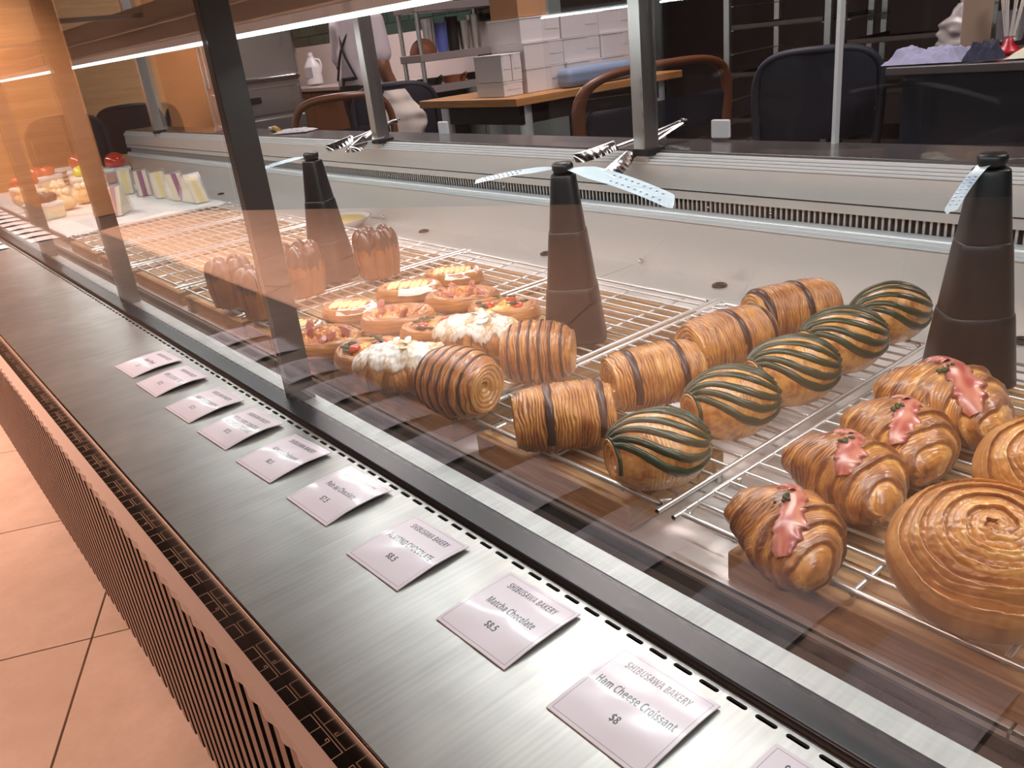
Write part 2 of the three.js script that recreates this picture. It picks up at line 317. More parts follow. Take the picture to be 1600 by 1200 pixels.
// ---------------------------------------------------------------- price cards on the counter
function cardMaterial(lines, price, small) {
  const W = 400, H = 372, c = document.createElement('canvas'); c.width = W; c.height = H; const x = c.getContext('2d');
  x.fillStyle = '#cdcbd4'; x.fillRect(0, 0, W, H); x.strokeStyle = '#8f8b92'; x.lineWidth = 2.5; x.strokeRect(14, 14, W - 28, H - 28);
  const put = (s, y, size, col, squeeze = 0.62, maxw = 330) => { x.save(); x.font = `bold ${size}px sans-serif`; x.fillStyle = col; x.textAlign = 'center'; const w = x.measureText(s).width * squeeze; x.translate(W / 2, y); x.scale(squeeze * Math.min(1, maxw / w), 1); x.fillText(s, 0, 0); x.restore(); };
  put('SHIBUSAWA BAKERY', 78, 46, '#20262c', 0.6);
  lines.forEach((s, i) => put(s, (lines.length > 1 ? 160 : 186) + i * 50, lines.length > 1 ? 42 : 48, '#0c0c0e', 0.64));
  put(price, 280, 46, '#0c0c0e', 0.7);
  const t = new THREE.CanvasTexture(c); t.colorSpace = THREE.SRGBColorSpace;
  return std(0xffffff, 0.3, { map: t, clearcoat: 0.3, clearcoatRoughness: 0.10 });
}
const cardGeo = lift => { // a laminated card, slightly bowed
  const top = [], n = 14, g = new THREE.BoxGeometry(0.1, 0.0012, 0.094, 8, 1, n), p = g.attributes.position;
  for (let i = 0; i < p.count; i++) { const t = 0.5 - p.getZ(i) / 0.094; p.setY(i, p.getY(i) + 0.0008 + 0.62 * lift * Math.sin(t * Math.PI * 0.8) * (0.75 + 0.35 * p.getX(i) / 0.1) + 0.0006 * N(p.getX(i) * 40, t * 4, lift * 900)); }
  g.computeVertexNormals(); return g;
};
function priceCard(x, z, turn, lift, lines, price, label) {
  const m = cardMaterial(lines, price), side = M.card;
  const c = mesh('price_card', cardGeo(lift), [side, side, m, side, side, side], scene, [x, D, z], [0, turn, 0]);
  return tag(c, label, 'price card', 'price cards on the steel counter');
}
priceCard(-0.355, -0.3495, 0.01, 0.006, ['Ham Cheese Croissant'], '$8', 'white price card reading Ham Cheese Croissant');
priceCard(-0.513, -0.3505, 0.02, 0.007, ['Matcha Chocolate'], '$8.5', 'white price card reading Matcha Chocolate');
priceCard(-0.679, -0.345, 0.03, 0.008, ['ALMOND CHOCOLATE'], '$8.5', 'white price card reading ALMOND CHOCOLATE');
priceCard(-0.848, -0.353, 0.03, 0.011, ['Pain au Chocolate'], '$7.5', 'white price card reading Pain au Chocolate');
priceCard(-1.003, -0.350, 0.06, 0.010, ['Almond Croissant'], '$8.5', 'white price card reading Almond Croissant');
priceCard(-1.150, -0.348, 0.05, 0.012, ['PESTO, CHERRY TOMATOES,', 'MOZZARELLA CROISSANT'], '$7.5', 'white price card reading PESTO, CHERRY TOMATOES');
priceCard(-1.293, -0.345, 0.05, 0.010, ['HAM CHEESE DANISH'], '$7.5', 'white price card just beyond the tomato one');
priceCard(-1.455, -0.345, 0.03, 0.012, ['APPLE CUSTARD TART'], '$7.5', 'white bowed price card, second from the far end of the row');
priceCard(-1.594, -0.346, 0.05, 0.009, ['Sweet Bread'], '$7', 'white price card at the far end of the row');
priceCard(-0.205, -0.3495, 0.0, 0.006, ['Plain Croissant'], '$6', 'white price card cut off by the bottom of the picture');
for (let k = 0; k < 11; k++) {
  const c = mesh('price_card', cardGeo(0.006), M.card, scene, [-3.42 - k * 0.142, D, -0.352], [0, 0.04 * N(k), 0]);
  tag(c, 'plain white price card on the counter beyond the second dark post', 'price card', 'price cards at the far end');
}
// ---------------------------------------------------------------- wooden boards and wire racks
const RY = D + 0.004;                            // top of the rack wires
const racks = [[-0.105, -0.51], [-0.525, -0.912], [-0.925, -1.312], [-1.325, -1.712], [-1.725, -2.112], [-2.135, -2.525], [-2.545, -2.93], [-2.96, -3.345]];
const boardNames = ['under the ham croissants', 'under the striped pastries', 'under the chocolate rolls and almond croissants', 'under the danishes', 'under the lobed buns', 'beside the second far post', 'farther left under an empty rack', 'at the far end of the empty racks'];
const boardSpan = [[-0.44, -0.06, -1.16, -0.585], [-0.87, -0.575, -0.76, -0.582], [-1.31, -0.935, -1.17, -0.585], [-1.71, -1.33, -1.17, -0.585], [-2.10, -1.73, -1.17, -0.585], [-2.52, -2.14, -1.17, -0.585], [-2.92, -2.55, -1.17, -0.585], [-3.33, -2.97, -1.17, -0.585]];
boardSpan.forEach(([a, b, z0, z1], i) => {
  const m = mesh('wooden_board', rbox(b - a, 0.036, z1 - z0, 0.003, 0, 0.018, 0), M.board, scene, [(a + b) / 2, D - 0.05, (z0 + z1) / 2]);
  tag(m, 'thick pale wooden board ' + boardNames[i], 'board', 'boards under the racks');
});
const rackLabels = ['chrome wire rack holding the ham croissants', 'chrome wire rack holding the green striped and banded pastries', 'chrome wire rack behind the chocolate rolls, mostly empty', 'chrome wire rack holding the danishes', 'chrome wire rack holding the lobed buns', 'empty chrome wire rack just left of the lobed buns', 'empty chrome wire rack between the two far glass posts', 'empty chrome wire rack next to the wrapped sandwiches'];
function makeRack(i) {
  const [a, b] = racks[i], w = a - b, dz = 0.60, t = thing('wire_rack', rackLabels[i], 'wire rack', [(a + b) / 2, RY, -0.8925], 0, 'wire cooling racks');
  const r = 0.025, hw = w / 2 - 0.003, hd = dz / 2, rim = new THREE.CurvePath(), pts = [];
  for (const [cx, cz, a0] of [[hw - r, hd - r, 0], [-hw + r, hd - r, 1], [-hw + r, -hd + r, 2], [hw - r, -hd + r, 3]]) for (let k = 0; k <= 5; k++) { const an = (a0 + k / 5) * Math.PI / 2; pts.push([cx + r * Math.cos(an), -0.003, cz + r * Math.sin(an)]); }
  mesh('rim', tube(pts, 0.0032, 120, 8, true), M.wire, t);
  if (i === 0) { rackWire = rod([-hw, 0, 0], [hw, 0, 0], 0.0021, 8).translate(0, -0.0021, 0); rackBar = rod([0, 0, -hd], [0, 0, hd], 0.0028, 8); }
  for (let k = 1; k < 21; k++) mesh('wire', rackWire, M.wire, t, [0, 0, -hd + k * dz / 21], null).scale.x = w / (racks[0][0] - racks[0][1]);
  for (const f of [-0.32, 0, 0.32]) mesh('support_bar', rackBar, M.wire, t, [f * w, -0.007, 0]);
  for (const sx of [-1, 1]) for (const sz of [-1, 1]) mesh('foot', rod([0, -0.003, 0], [0, -0.018, 0], 0.0028, 8), M.wire, t, [sx * (hw - 0.004), 0, sz * 0.2]);
}
let rackWire, rackBar;
racks.forEach((_, i) => makeRack(i));

// ---------------------------------------------------------------- pastry shapes
const GOLD = [0.50, 0.205, 0.045], BROWN = [0.115, 0.032, 0.009], PALE = [0.73, 0.40, 0.115], DEEP = [0.27, 0.085, 0.02];
const layerNoise = (x, y, z) => 0.6 * N(x * 260, y * 25, z * 25) + 0.5 * N(x * 560, y * 40, z * 40);
// thin laminations: returns [0 in the groove .. 1 on the crest, number of the layer]
const lamina = (p) => { const k = Math.floor(p), s = Math.abs(Math.sin(Math.PI * p)); return [Math.pow(s, 0.7), k]; };
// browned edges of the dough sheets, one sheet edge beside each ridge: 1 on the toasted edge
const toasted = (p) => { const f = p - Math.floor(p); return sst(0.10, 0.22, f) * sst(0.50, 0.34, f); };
// roll: a barrel of wound dough; u along its axis, th around it
function rollShape(o) {
  const { L, R, k = 0.18, p = 3, fy = 0.93, fz = 1.0, cap = 0.16, fine = 1, pitch = 0.0043, seed: sd = 0 } = o;
  return function (u, th, smooth) {
    const s = 2 * u - 1, as = Math.abs(s), sg = Math.sign(s), lim = 1 - cap, ct = Math.cos(th), st = Math.sin(th);
    let x, r, ridge = 0, q = 1, lay = 0, ph2 = 0;
    if (as > lim) {
      q = (1 - as) / cap; const Re = R * (1 - k) * 0.93; r = Re * q;
      const ph = r / 0.0068 - sg * th / (2 * Math.PI) + 0.25 * N(ct * 1.5, st * 1.5, q * 3 + sd), f = ph - Math.floor(ph);
      const sp = Math.pow(Math.sin(f * Math.PI), 0.7);
      x = sg * (L / 2 + 0.0035 - 0.011 * (1 - q) * (1 - q) - 0.004 * (1 - sp) * sst(0, 0.15, q) * sst(1.02, 0.9, q)); ridge = sp; ph2 = ph; lay = Math.floor(ph);
    } else {
      const t = s / lim; x = t * L / 2; r = R * (1 - k * Math.pow(Math.abs(t), p)) * (1 - 0.07 * sst(0.86, 1, Math.abs(t)));
      if (!smooth) {
        ph2 = x / pitch + 1.3 * N(x * 40, st * 1.2, ct * 1.2 + sd) + 0.45 * N(x * 160, st * 2.6, ct * 2.6 + sd); [ridge, lay] = lamina(ph2);
        r *= 1 + fine * (0.052 * (ridge - 0.7) * (0.7 + 0.9 * N(lay * 3.7, st * 1.5 + sd, ct * 1.5)) + 0.012 * N(x * 300, st * 5, ct * 5 + sd));
      }
    }
    r *= 1 + 0.045 * N(x * 18, st + sd, ct + sd);
    let y = r * ct * fy, z = r * st * fz; const b = -0.74 * R; if (y < b) y = b + (y - b) * 0.15;
    return [x, y + 0.76 * R, z, ridge, q, as > lim, lay, ph2];
  };
}
function rollGeo(o, nu = 300, nv = 110) {
  const f = rollShape(o), tone = o.tone || 0, sd = o.seed || 0, fine = o.fine ?? 1;
  return surf(nu, nv, (u, v) => {
    const th = v * 2 * Math.PI + Math.PI, ct = Math.cos(th), st = Math.sin(th), [x, y, z, ridge, q, end, lay, ph2] = f(u, th);
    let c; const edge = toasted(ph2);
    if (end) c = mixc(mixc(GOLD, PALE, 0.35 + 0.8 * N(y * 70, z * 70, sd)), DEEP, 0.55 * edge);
    else if (fine < 0.5) { // smooth glazed crust with blistered brown patches
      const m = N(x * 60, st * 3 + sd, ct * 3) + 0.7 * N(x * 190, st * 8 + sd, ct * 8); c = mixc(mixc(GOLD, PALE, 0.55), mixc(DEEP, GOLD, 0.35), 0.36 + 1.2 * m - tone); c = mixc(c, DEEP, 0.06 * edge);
    } else {
      const w = 0.42 + 0.55 * N(lay * 5.3, st * 0.9 + sd, ct * 0.9) + 0.45 * N(x * 26, st * 1.4, ct * 1.4 + sd) + 0.3 * N(x * 420, st * 7, ct * 7 + sd) + tone;
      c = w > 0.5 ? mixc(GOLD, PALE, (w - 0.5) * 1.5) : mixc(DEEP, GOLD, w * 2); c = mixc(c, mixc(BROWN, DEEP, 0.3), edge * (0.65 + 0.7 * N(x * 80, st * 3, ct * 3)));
    }
    return [x, y, z, ...c];
  }, true);
}
// a raised band laid on a surface f(u, th) along path(t) -> [u, th]
function bandGeo(f, path, n, width, h, wob = 0, m = 6, colour) {
  const P = (t) => { const [u, th] = path(clamp(t, 0, 1)); const q = f(u, th, true); return V3(q[0], q[1], q[2]); };
  return surf(n, 2 * m, (t, v) => {
    const [u, th] = path(t), c = P(t), T = P(t + 0.004).sub(P(t - 0.004)).normalize(), e = 0.004;
    const q = (a, b) => { const r = f(a, b, true); return V3(r[0], r[1], r[2]); };
    const Pu = q(Math.min(u + e, 0.995), th).sub(q(Math.max(u - e, 0.005), th)), Pt = q(u, th + 0.02).sub(q(u, th - 0.02)), nn = Pt.clone().cross(Pu).normalize();
    const cen = V3(c.x, 0.032, 0); if (nn.dot(c.clone().sub(cen)) < 0) nn.negate();
    const B = T.clone().cross(nn).normalize(), k = v * 2 - 1, w = width(t) * (1 + wob * N(t * 6, Math.sign(k) * 1.7) + 0.35 * wob * N(t * 17, Math.sign(k) * 3.1)), off = w * k;
    const Pn = c.clone().addScaledVector(B, off).addScaledVector(nn, h * Math.sqrt(Math.max(0, 1 - k * k)) - 0.0007 - off * off / (2 * 0.05) * (wob ? 0.9 : Math.abs(B.y) + Math.abs(B.z)));
    return colour ? [Pn.x, Pn.y, Pn.z, ...colour(t, k)] : [Pn.x, Pn.y, Pn.z];
  });
}
// croissant: rolled crescent with stepped overlapping turns
function croissantShape(o) {
  const { L = 0.15, R = 0.043, bend = 0.03, turns = 3.4, seed: sd = 0, flat = 0.86, tip = 0.72 } = o;
  return function (u, th, smooth) {
    const s = 2 * u - 1, as = Math.abs(s), ct = Math.cos(th), st = Math.sin(th), w = as * turns + 0.30 * Math.cos(th + (s > 0 ? 0.7 : -0.7)) + 0.45 * N(ct * 0.9, st * 0.9 + sd, s * 1.6), f = w - Math.floor(w);
    let r = R * Math.pow(Math.max(0, 1 - Math.pow(as, 2.1)), tip * 0.78), ln = 1, lay = 0, ph2 = 0;
    if (!smooth) { ph2 = w * 5.5 + 0.9 * N(s * 5, st * 1.8 + sd, ct * 1.8); [ln, lay] = lamina(ph2); r *= 0.94 + 0.15 * Math.pow(f, 1.5) - 0.10 * sst(0.93, 1, f) + 0.045 * (ln - 0.6) * (0.6 + N(lay * 3.1, sd, st)) + 0.02 * N(s * 24, st * 4 + sd, ct * 4); }
    r *= 1 + 0.09 * N(s * 2.2, st + sd, ct);
    const x = s * L / 2; let y = r * ct * flat, z = r * st * 1.05 + bend * s * s; const b = -0.6 * R; if (y < b) y = b + (y - b) * 0.12;
    return [x, y + 0.6 * R, z, f, ph2, lay];
  };
}
function croissantGeo(o, nu = 300, nv = 120) {
  const f = croissantShape(o), sd = o.seed || 0, tone = o.tone || 0;
  return surf(nu, nv, (u, v) => {
    const th = v * 2 * Math.PI + Math.PI, [x, y, z, ff, ph2, lay] = f(u, th), n = N(x * 45, y * 45 + sd, z * 45), m = N(x * 150, y * 150 + sd, z * 150);
    const t = ff * 0.95 + 0.45 * n + 0.3 * m + 0.25 * N(lay * 4.1, sd) + tone;
    let c = t < 0.3 ? mixc(PALE, GOLD, t * 2.6 + 0.2) : mixc(GOLD, mixc(BROWN, DEEP, 0.4), (t - 0.3) * 1.25);
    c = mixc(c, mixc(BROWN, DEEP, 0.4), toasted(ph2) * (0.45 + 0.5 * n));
    return [x, y, z, ...c];
  }, true);
}
const hamColour = (sd) => (t, k) => mixc(mixc([0.34, 0.06, 0.045], [0.56, 0.24, 0.15], 0.38 + 1.0 * N(t * 5, k * 2, sd)), [0.16, 0.03, 0.025], sst(0.75, 1, Math.abs(k)));

// ---------------------------------------------------------------- ham and cheese croissants
const hamGroup = 'ham and cheese croissants';
function hamCroissant(x, z, turn, sd, label, sc = 1) {
  const o = { L: 0.152, R: 0.047, bend: 0.026, seed: sd, tone: 0.08 + 0.03 * (sd % 3) }, f = croissantShape(o);
  const t = thing('ham_croissant', label, 'croissant', [x, RY, z], turn, hamGroup); t.scale.setScalar(sc);
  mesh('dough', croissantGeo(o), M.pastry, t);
  const bend = 0.10 * Math.sin(sd * 2.1);
  mesh('ham_slice', bandGeo(f, q => [0.44 + (0.34 + bend) * q, -0.22 + 1.1 * q], 70, q => 0.017 * Math.pow(Math.sin(Math.PI * clamp(0.06 + q * 0.9)), 0.45), 0.005, 0.5, 8, hamColour(sd)), M.ham, t);
  mesh('ham_slice', bandGeo(f, q => [0.42 - 0.20 * q, -0.10 - 0.45 * q], 44, q => 0.013 * Math.pow(Math.sin(Math.PI * clamp(0.06 + q * 0.9)), 0.5), 0.006, 0.6, 7, hamColour(sd + 4)), M.ham, t);
  const bits = []; for (let k = 0; k < 9; k++) { const q = f(0.49 + 0.05 * (rnd() - 0.5), 0.25 + 0.35 * (rnd() - 0.5), true); bits.push(new THREE.IcosahedronGeometry(0.0018 + 0.0012 * rnd(), 0).translate(q[0], q[1] + 0.0045, q[2])); }
  mesh('herb_sprinkle', mergeGeometries(bits), M.herb, t);
}
hamCroissant(-0.372, -0.598, -0.52, 1, 'ham croissant nearest the glass, with herbs on its ham slice', 0.95);
hamCroissant(-0.386, -0.732, -0.36, 2, 'ham croissant second from the glass, with a long pale ham slice');
hamCroissant(-0.382, -0.838, -0.55, 3, 'ham croissant third from the glass, with curled ham on top');
hamCroissant(-0.385, -0.952, -0.22, 4, 'ham croissant in front of the largest black fan', 1.12);

// ---------------------------------------------------------------- large plain spiral croissants at the right edge
function spiralRoll(x, z, R, turn, tilt, sd, label) {
  const g = surf(190, 190, (u, v) => {
    const th = v * 2 * Math.PI; let r, d;
    const q = u < 0.78 ? u / 0.78 : 1, w = u < 0.78 ? 0 : (u - 0.78) / 0.22;
    r = R * q; d = 0.052 * Math.sqrt(Math.max(0, 1 - q * q * 0.93));
    const ct = Math.cos(th), st = Math.sin(th), ph = r / 0.0145 - th / (2 * Math.PI) + 0.3 * N(ct * 1.2, st * 1.2, q * 2 + sd), f = ph - Math.floor(ph);
    const ph2 = ph * 2.5 + 0.5 * N(ct * 2.2, st * 2.2, q * 7 + sd), [ln, lay] = lamina(ph2), bl = N(ct * r * 190, st * r * 190, sd), bl2 = N(ct * r * 420, st * r * 420, sd + 3);
    d += (0.0042 * Math.pow(1 - f, 1.3) + 0.0009 * (ln - 0.6) + 0.0009 * bl + 0.0003 * bl2) * (1 - w); if (w > 0) { r = R * (1 + 0.03 * Math.sin(w * 3) - 0.22 * w * w); d = 0.0137 - 0.045 * w; }
    if (u === 1) r = 0;
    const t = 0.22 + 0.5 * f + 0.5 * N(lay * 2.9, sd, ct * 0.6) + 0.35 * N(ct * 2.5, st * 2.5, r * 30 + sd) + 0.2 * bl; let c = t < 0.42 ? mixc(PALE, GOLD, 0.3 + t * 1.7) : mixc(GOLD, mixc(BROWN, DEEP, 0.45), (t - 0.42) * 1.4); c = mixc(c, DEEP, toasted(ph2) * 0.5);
    return [r * Math.cos(th), r * Math.sin(th) * 0.93, d, ...c];
  }, true);
  const t = thing('spiral_croissant', label, 'croissant', [x, RY, z], turn, 'plain spiral croissants');
  const m = mesh('dough', g, M.pastry, t); m.rotation.x = -tilt; m.position.y = R * 0.80 * Math.cos(tilt) + 0.034;
}
spiralRoll(-0.212, -0.626, 0.076, 0.45, 1.18, 3, 'large plain spiral croissant, nearest and largest at the right edge');
spiralRoll(-0.222, -0.778, 0.062, 0.35, 0.9, 8, 'plain spiral croissant just behind the largest one');
spiralRoll(-0.218, -0.945, 0.058, 0.30, 0.9, 12, 'plain spiral croissant farthest back at the right edge');

// ---------------------------------------------------------------- matcha striped rolls
const matchaSpots = [
  [-0.572, -0.630, 1.12, 'green striped roll nearest the glass', 1.0], [-0.582, -0.782, 1.15, 'green striped roll second from the glass', 1.0],
  [-0.578, -0.912, 1.10, 'green striped roll third from the glass, in the middle of its row', 1.02], [-0.582, -1.045, 1.15, 'green striped roll fourth from the glass', 1.04], [-0.585, -1.185, 1.25, 'green striped roll farthest back, beside the largest black fan', 1.02]];
matchaSpots.forEach(([x, z, turn, label, sc], i) => {
  const o = { L: 0.108, R: 0.050, k: 0.42, p: 2.2, fine: 0.15, seed: i * 3 + 1, tone: 0.0, cap: 0.2 }, f = rollShape(o);
  const t = thing('matcha_roll', label, 'pastry', [x, RY, z], turn, 'green striped rolls'); t.scale.setScalar(sc);
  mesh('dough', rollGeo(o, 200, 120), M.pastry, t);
  for (let k = -3; k <= 3; k++) {
    const th0 = 0.16 + k * 0.42 + (rnd() - 0.5) * 0.08, tw = 1.45;
    mesh('matcha_stripe', bandGeo(f, q => [0.105 + 0.80 * q, th0 * (0.45 + 0.62 * Math.pow(Math.sin(Math.PI * clamp(0.12 + q * 0.80)), 0.8)) + tw * (q - 0.40)], 44, q => 0.0040 + 0.0022 * Math.sin(q * Math.PI), 0.0036, 0.25, 4), M.matcha, t);
  }
  mesh('matcha_stripe', bandGeo(f, q => [0.10, -1.5 + 3.4 * q], 36, () => 0.003, 0.0026, 0.2, 4), M.matcha, t);
});
// ---------------------------------------------------------------- banded rolls
const bandSpots = [
  [-0.730, -0.628, 0.96, [0.36, 0.84], 'laminated roll with two dark bands, nearest the glass', 1.0], [-0.722, -0.795, 1.12, [0.24, 0.72], 'laminated roll with two dark bands, second from the glass', 1.03],
  [-0.722, -0.962, 1.30, [0.52, 0.90], 'laminated roll with a broad dark band, third from the glass', 1.06], [-0.718, -1.125, 1.12, [0.12, 0.55], 'laminated roll with dark bands, farthest back', 1.08]];
bandSpots.forEach(([x, z, turn, at, label, sc], i) => {
  const o = { L: 0.122, R: 0.0465, k: 0.13, p: 3.2, seed: i * 5 + 40, tone: 0.12, cap: 0.13, fine: 1.2 }, f = rollShape(o);
  const t = thing('banded_roll', label, 'pastry', [x, RY, z], turn, 'laminated rolls with dark bands'); t.scale.setScalar(sc);
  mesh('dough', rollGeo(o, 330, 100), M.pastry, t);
  for (const u of at) mesh('chocolate_band', bandGeo(f, q => [u + 0.012 * Math.sin(q * 5 + i), -2.0 + 4.0 * q], 60, () => 0.0062, 0.0026, 0.12, 4), M.chocolate, t);
});
// ---------------------------------------------------------------- chocolate lined rolls
[[-0.925, -0.602, 0.22, 'dark lined chocolate roll nearest the glass, spiral end showing', 1.0, 1], [-0.918, -0.752, 0.70, 'dark lined chocolate roll behind, before the middle black fan', 0.98, 2]].forEach(([x, z, turn, label, sc, sd]) => {
  const o = { L: 0.105, R: 0.055, k: 0.26, p: 2.4, seed: sd * 9, tone: -0.1, cap: 0.17, fine: 0.8, pitch: 0.0052 }, f = rollShape(o);
  const t = thing('chocolate_roll', label, 'pastry', [x, RY, z], turn, 'chocolate lined rolls'); t.scale.setScalar(sc);
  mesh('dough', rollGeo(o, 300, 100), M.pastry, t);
  for (let k = 0; k < 6; k++) { const u = 0.17 + k * 0.128 + (rnd() - 0.5) * 0.02; mesh('chocolate_line', bandGeo(f, q => [u + 0.03 * (q - 0.5), -2.2 + 4.4 * q], 50, () => 0.0026, 0.0026, 0.3, 3), M.chocolate, t); }
});
// ---------------------------------------------------------------- almond croissants
[[-1.070, -0.600, 0.62, 'sugared almond croissant nearest the glass, with a pale cream sheet', 1.12, 21], [-1.090, -0.762, 0.62, 'sugared almond croissant behind, topped with flaked almonds', 1.05, 27]].forEach(([x, z, turn, label, sc, sd]) => {
  const o = { L: 0.165, R: 0.040, bend: 0.0, seed: sd, flat: 0.85, tone: -0.05 }, f = croissantShape(o);
  const t = thing('almond_croissant', label, 'croissant', [x, RY, z], turn, 'almond croissants'); t.scale.setScalar(sc);
  mesh('dough', croissantGeo(o, 150, 70), M.pastry, t);
  const sg = surf(130, 80, (a, b) => { // powdered cream sheet over the back, with a ragged edge
    const u = 0.05 + 0.90 * a, e = 1.15 + 0.45 * N(a * 6, sd) + 0.35 * N(a * 15, sd + 3), th = (b * 2 - 1) * e, q = f(u, th, true), k = Math.abs(b * 2 - 1);
    const h = 0.0075 * Math.sqrt(Math.max(0, 1 - k * k)) + (0.005 * N(q[0] * 55, q[2] * 55, sd) + 0.003 * N(q[0] * 150, q[2] * 150, sd)) * (1 - k * k) - 0.0006, th2 = th;
    const y = q[1] + h * Math.cos(th2), zz = q[2] + h * Math.sin(th2);
    const c = mixc([0.80, 0.77, 0.71], [0.52, 0.34, 0.15], 0.28 + 1.1 * N(q[0] * 45, q[2] * 45, sd + 8) + 0.8 * N(q[0] * 300, q[2] * 300, sd + 5)); return [q[0], y, zz, ...c];
  });
  mesh('cream_sheet', sg, M.dry, t);
  for (let k = 0; k < (sd > 25 ? 11 : 4); k++) { const a = 0.40 + 0.34 * rnd(), q = f(a, (rnd() - 0.5) * 1.3, true), g = new THREE.SphereGeometry(0.0075, 8, 6).scale(1, 0.16, 0.7); mesh('almond_flake', g, k % 3 ? M.sugar : std([0.74, 0.58, 0.34], 0.6), t, [q[0], q[1] + 0.010, q[2]], [rnd() * 1.4 - 0.7, rnd() * 6, rnd() * 1.4 - 0.7]); }
});
// ---------------------------------------------------------------- danishes
function danishBase(a, b, H, sd) {
  return surf(70, 110, (u, v) => {
    const th = v * 2 * Math.PI, lob = 1 + 0.05 * Math.cos(2 * th + sd) + 0.07 * N(Math.cos(th) * 1.5, Math.sin(th) * 1.5, sd);
    const q = Math.min(u / 0.62, 1), w = u > 0.62 ? (u - 0.62) / 0.38 : 0; let r = q * 0.88, y = H * (0.50 + 0.42 * sst(0.35, 0.86, q) + 0.08 * Math.sin(q * 40 + N(th * 2, sd) * 4) * sst(0.5, 0.9, q) * 0.5);
    if (w > 0) { const an = w * Math.PI * 0.62; r = 0.88 + 0.12 * Math.sin(Math.min(an, Math.PI / 2)) - 0.15 * sst(0.75, 1, w); y = H * (0.92 - 0.92 * Math.pow(w, 1.3)); }
    if (u === 1) r = 0;
    const lay = layerNoise(y * 0.7, Math.cos(th) * 0.05 + sd, Math.sin(th) * 0.05); r *= lob * (1 + 0.02 * lay);
    const t = 0.34 + 0.5 * lay + 0.5 * N(Math.cos(th) * 2.5, Math.sin(th) * 2.5, q * 4 + sd); const c = t > 0.55 ? mixc(GOLD, PALE, (t - 0.55) * 1.3) : mixc(DEEP, GOLD, t * 1.8);
    return [a * r * Math.cos(th), y + H * 0.04 * N(th, q * 6, sd), b * r * Math.sin(th), ...c];
  }, true);
}
function topping(a, b, y0, bump, sd, c1, c2, fr = 30) {
  return surf(26, 60, (u, v) => {
    const th = v * 2 * Math.PI, e = 1 + 0.12 * N(Math.cos(th) * 2, Math.sin(th) * 2, sd), x = a * u * e * Math.cos(th), z = b * u * e * Math.sin(th), n = N(x * fr, z * fr, sd) + 0.6 * N(x * fr * 2.7, z * fr * 2.7, sd + 2);
    return [x, y0 + bump * (0.8 + n) * Math.sqrt(Math.max(0, 1 - u * u * 0.97)) - 0.004 * u * u, z, ...mixc(c1, c2, 0.5 + 0.9 * n)];
  }, true);
}
const dg = 'danishes on the far rack', hamPiece = std([0.40, 0.11, 0.07], 0.35);
[[-1.190, -0.608, 0.35, 'tomato and pesto danish nearest the glass', 1.12], [-1.200, -0.752, 0.55, 'tomato and pesto danish in the middle, before the almond croissants', 1.0], [-1.188, -0.898, 0.65, 'tomato and pesto danish farthest back, beside the middle black fan', 1.02]].forEach(([x, z, turn, label, sc], i) => {
  const t = thing('tomato_danish', label, 'pastry', [x, RY, z], turn, dg); t.scale.setScalar(sc); const sd = 60 + i * 4;
  mesh('dough', danishBase(0.070, 0.052, 0.034, sd), M.pastry, t);
  mesh('melted_cheese', topping(0.058, 0.042, 0.021, 0.011, sd, [0.50, 0.13, 0.02], [0.82, 0.46, 0.08], 45), M.pastry, t);
  for (const [px, pz, r] of [[-0.026, 0.012, 0.2], [0.008, -0.016, 0.9], [0.030, 0.012, -0.4]]) mesh('tomato_slice', new THREE.SphereGeometry(0.014, 16, 10).scale(1, 0.38, 0.75), M.tomato, t, [px, 0.032, pz], [0.2, r, 0.15]);
  for (let s = 0; s < 3; s++) { const bits = []; for (let k = 0; k < 16; k++) { const q = k / 15, an = s * 2.1 + i + q * 1.0 + 0.2 * rnd(), rr = 0.036 - 0.008 * s * q + 0.010 * (rnd() - 0.5); bits.push(new THREE.IcosahedronGeometry(0.0022 + 0.003 * rnd() * rnd(), 0).scale(1.6, 0.6, 1).translate(rr * 1.25 * Math.cos(an), 0.035 + 0.003 * rnd(), rr * 0.9 * Math.sin(an))); } mesh('pesto_streak', mergeGeometries(bits), M.herb, t); }
});
[[-1.335, -0.592, 0.5, 'bubbly ham and cheese danish nearest the glass', 1.18], [-1.335, -0.752, 0.62, 'bubbly ham and cheese danish in the middle of its row', 1.1], [-1.328, -0.902, 0.7, 'bubbly ham and cheese danish farthest back', 1.06]].forEach(([x, z, turn, label, sc], i) => {
  const t = thing('ham_danish', label, 'pastry', [x, RY, z], turn, dg); t.scale.setScalar(sc); const sd = 80 + i * 4;
  mesh('dough', danishBase(0.072, 0.052, 0.031, sd), M.pastry, t);
  mesh('melted_cheese', topping(0.062, 0.044, 0.019, 0.014, sd, [0.34, 0.06, 0.02], [0.72, 0.30, 0.06], 75), M.pastry, t);
  for (let k = 0; k < 6; k++) mesh('ham_piece', new THREE.IcosahedronGeometry(0.010, 0).scale(1.3, 0.25, 0.8), hamPiece, t, [0.042 * Math.cos(k * 1.1 + i), 0.032 + 0.003 * rnd(), 0.028 * Math.sin(k * 1.7 + i)], [rnd(), rnd() * 6, rnd()]);
});
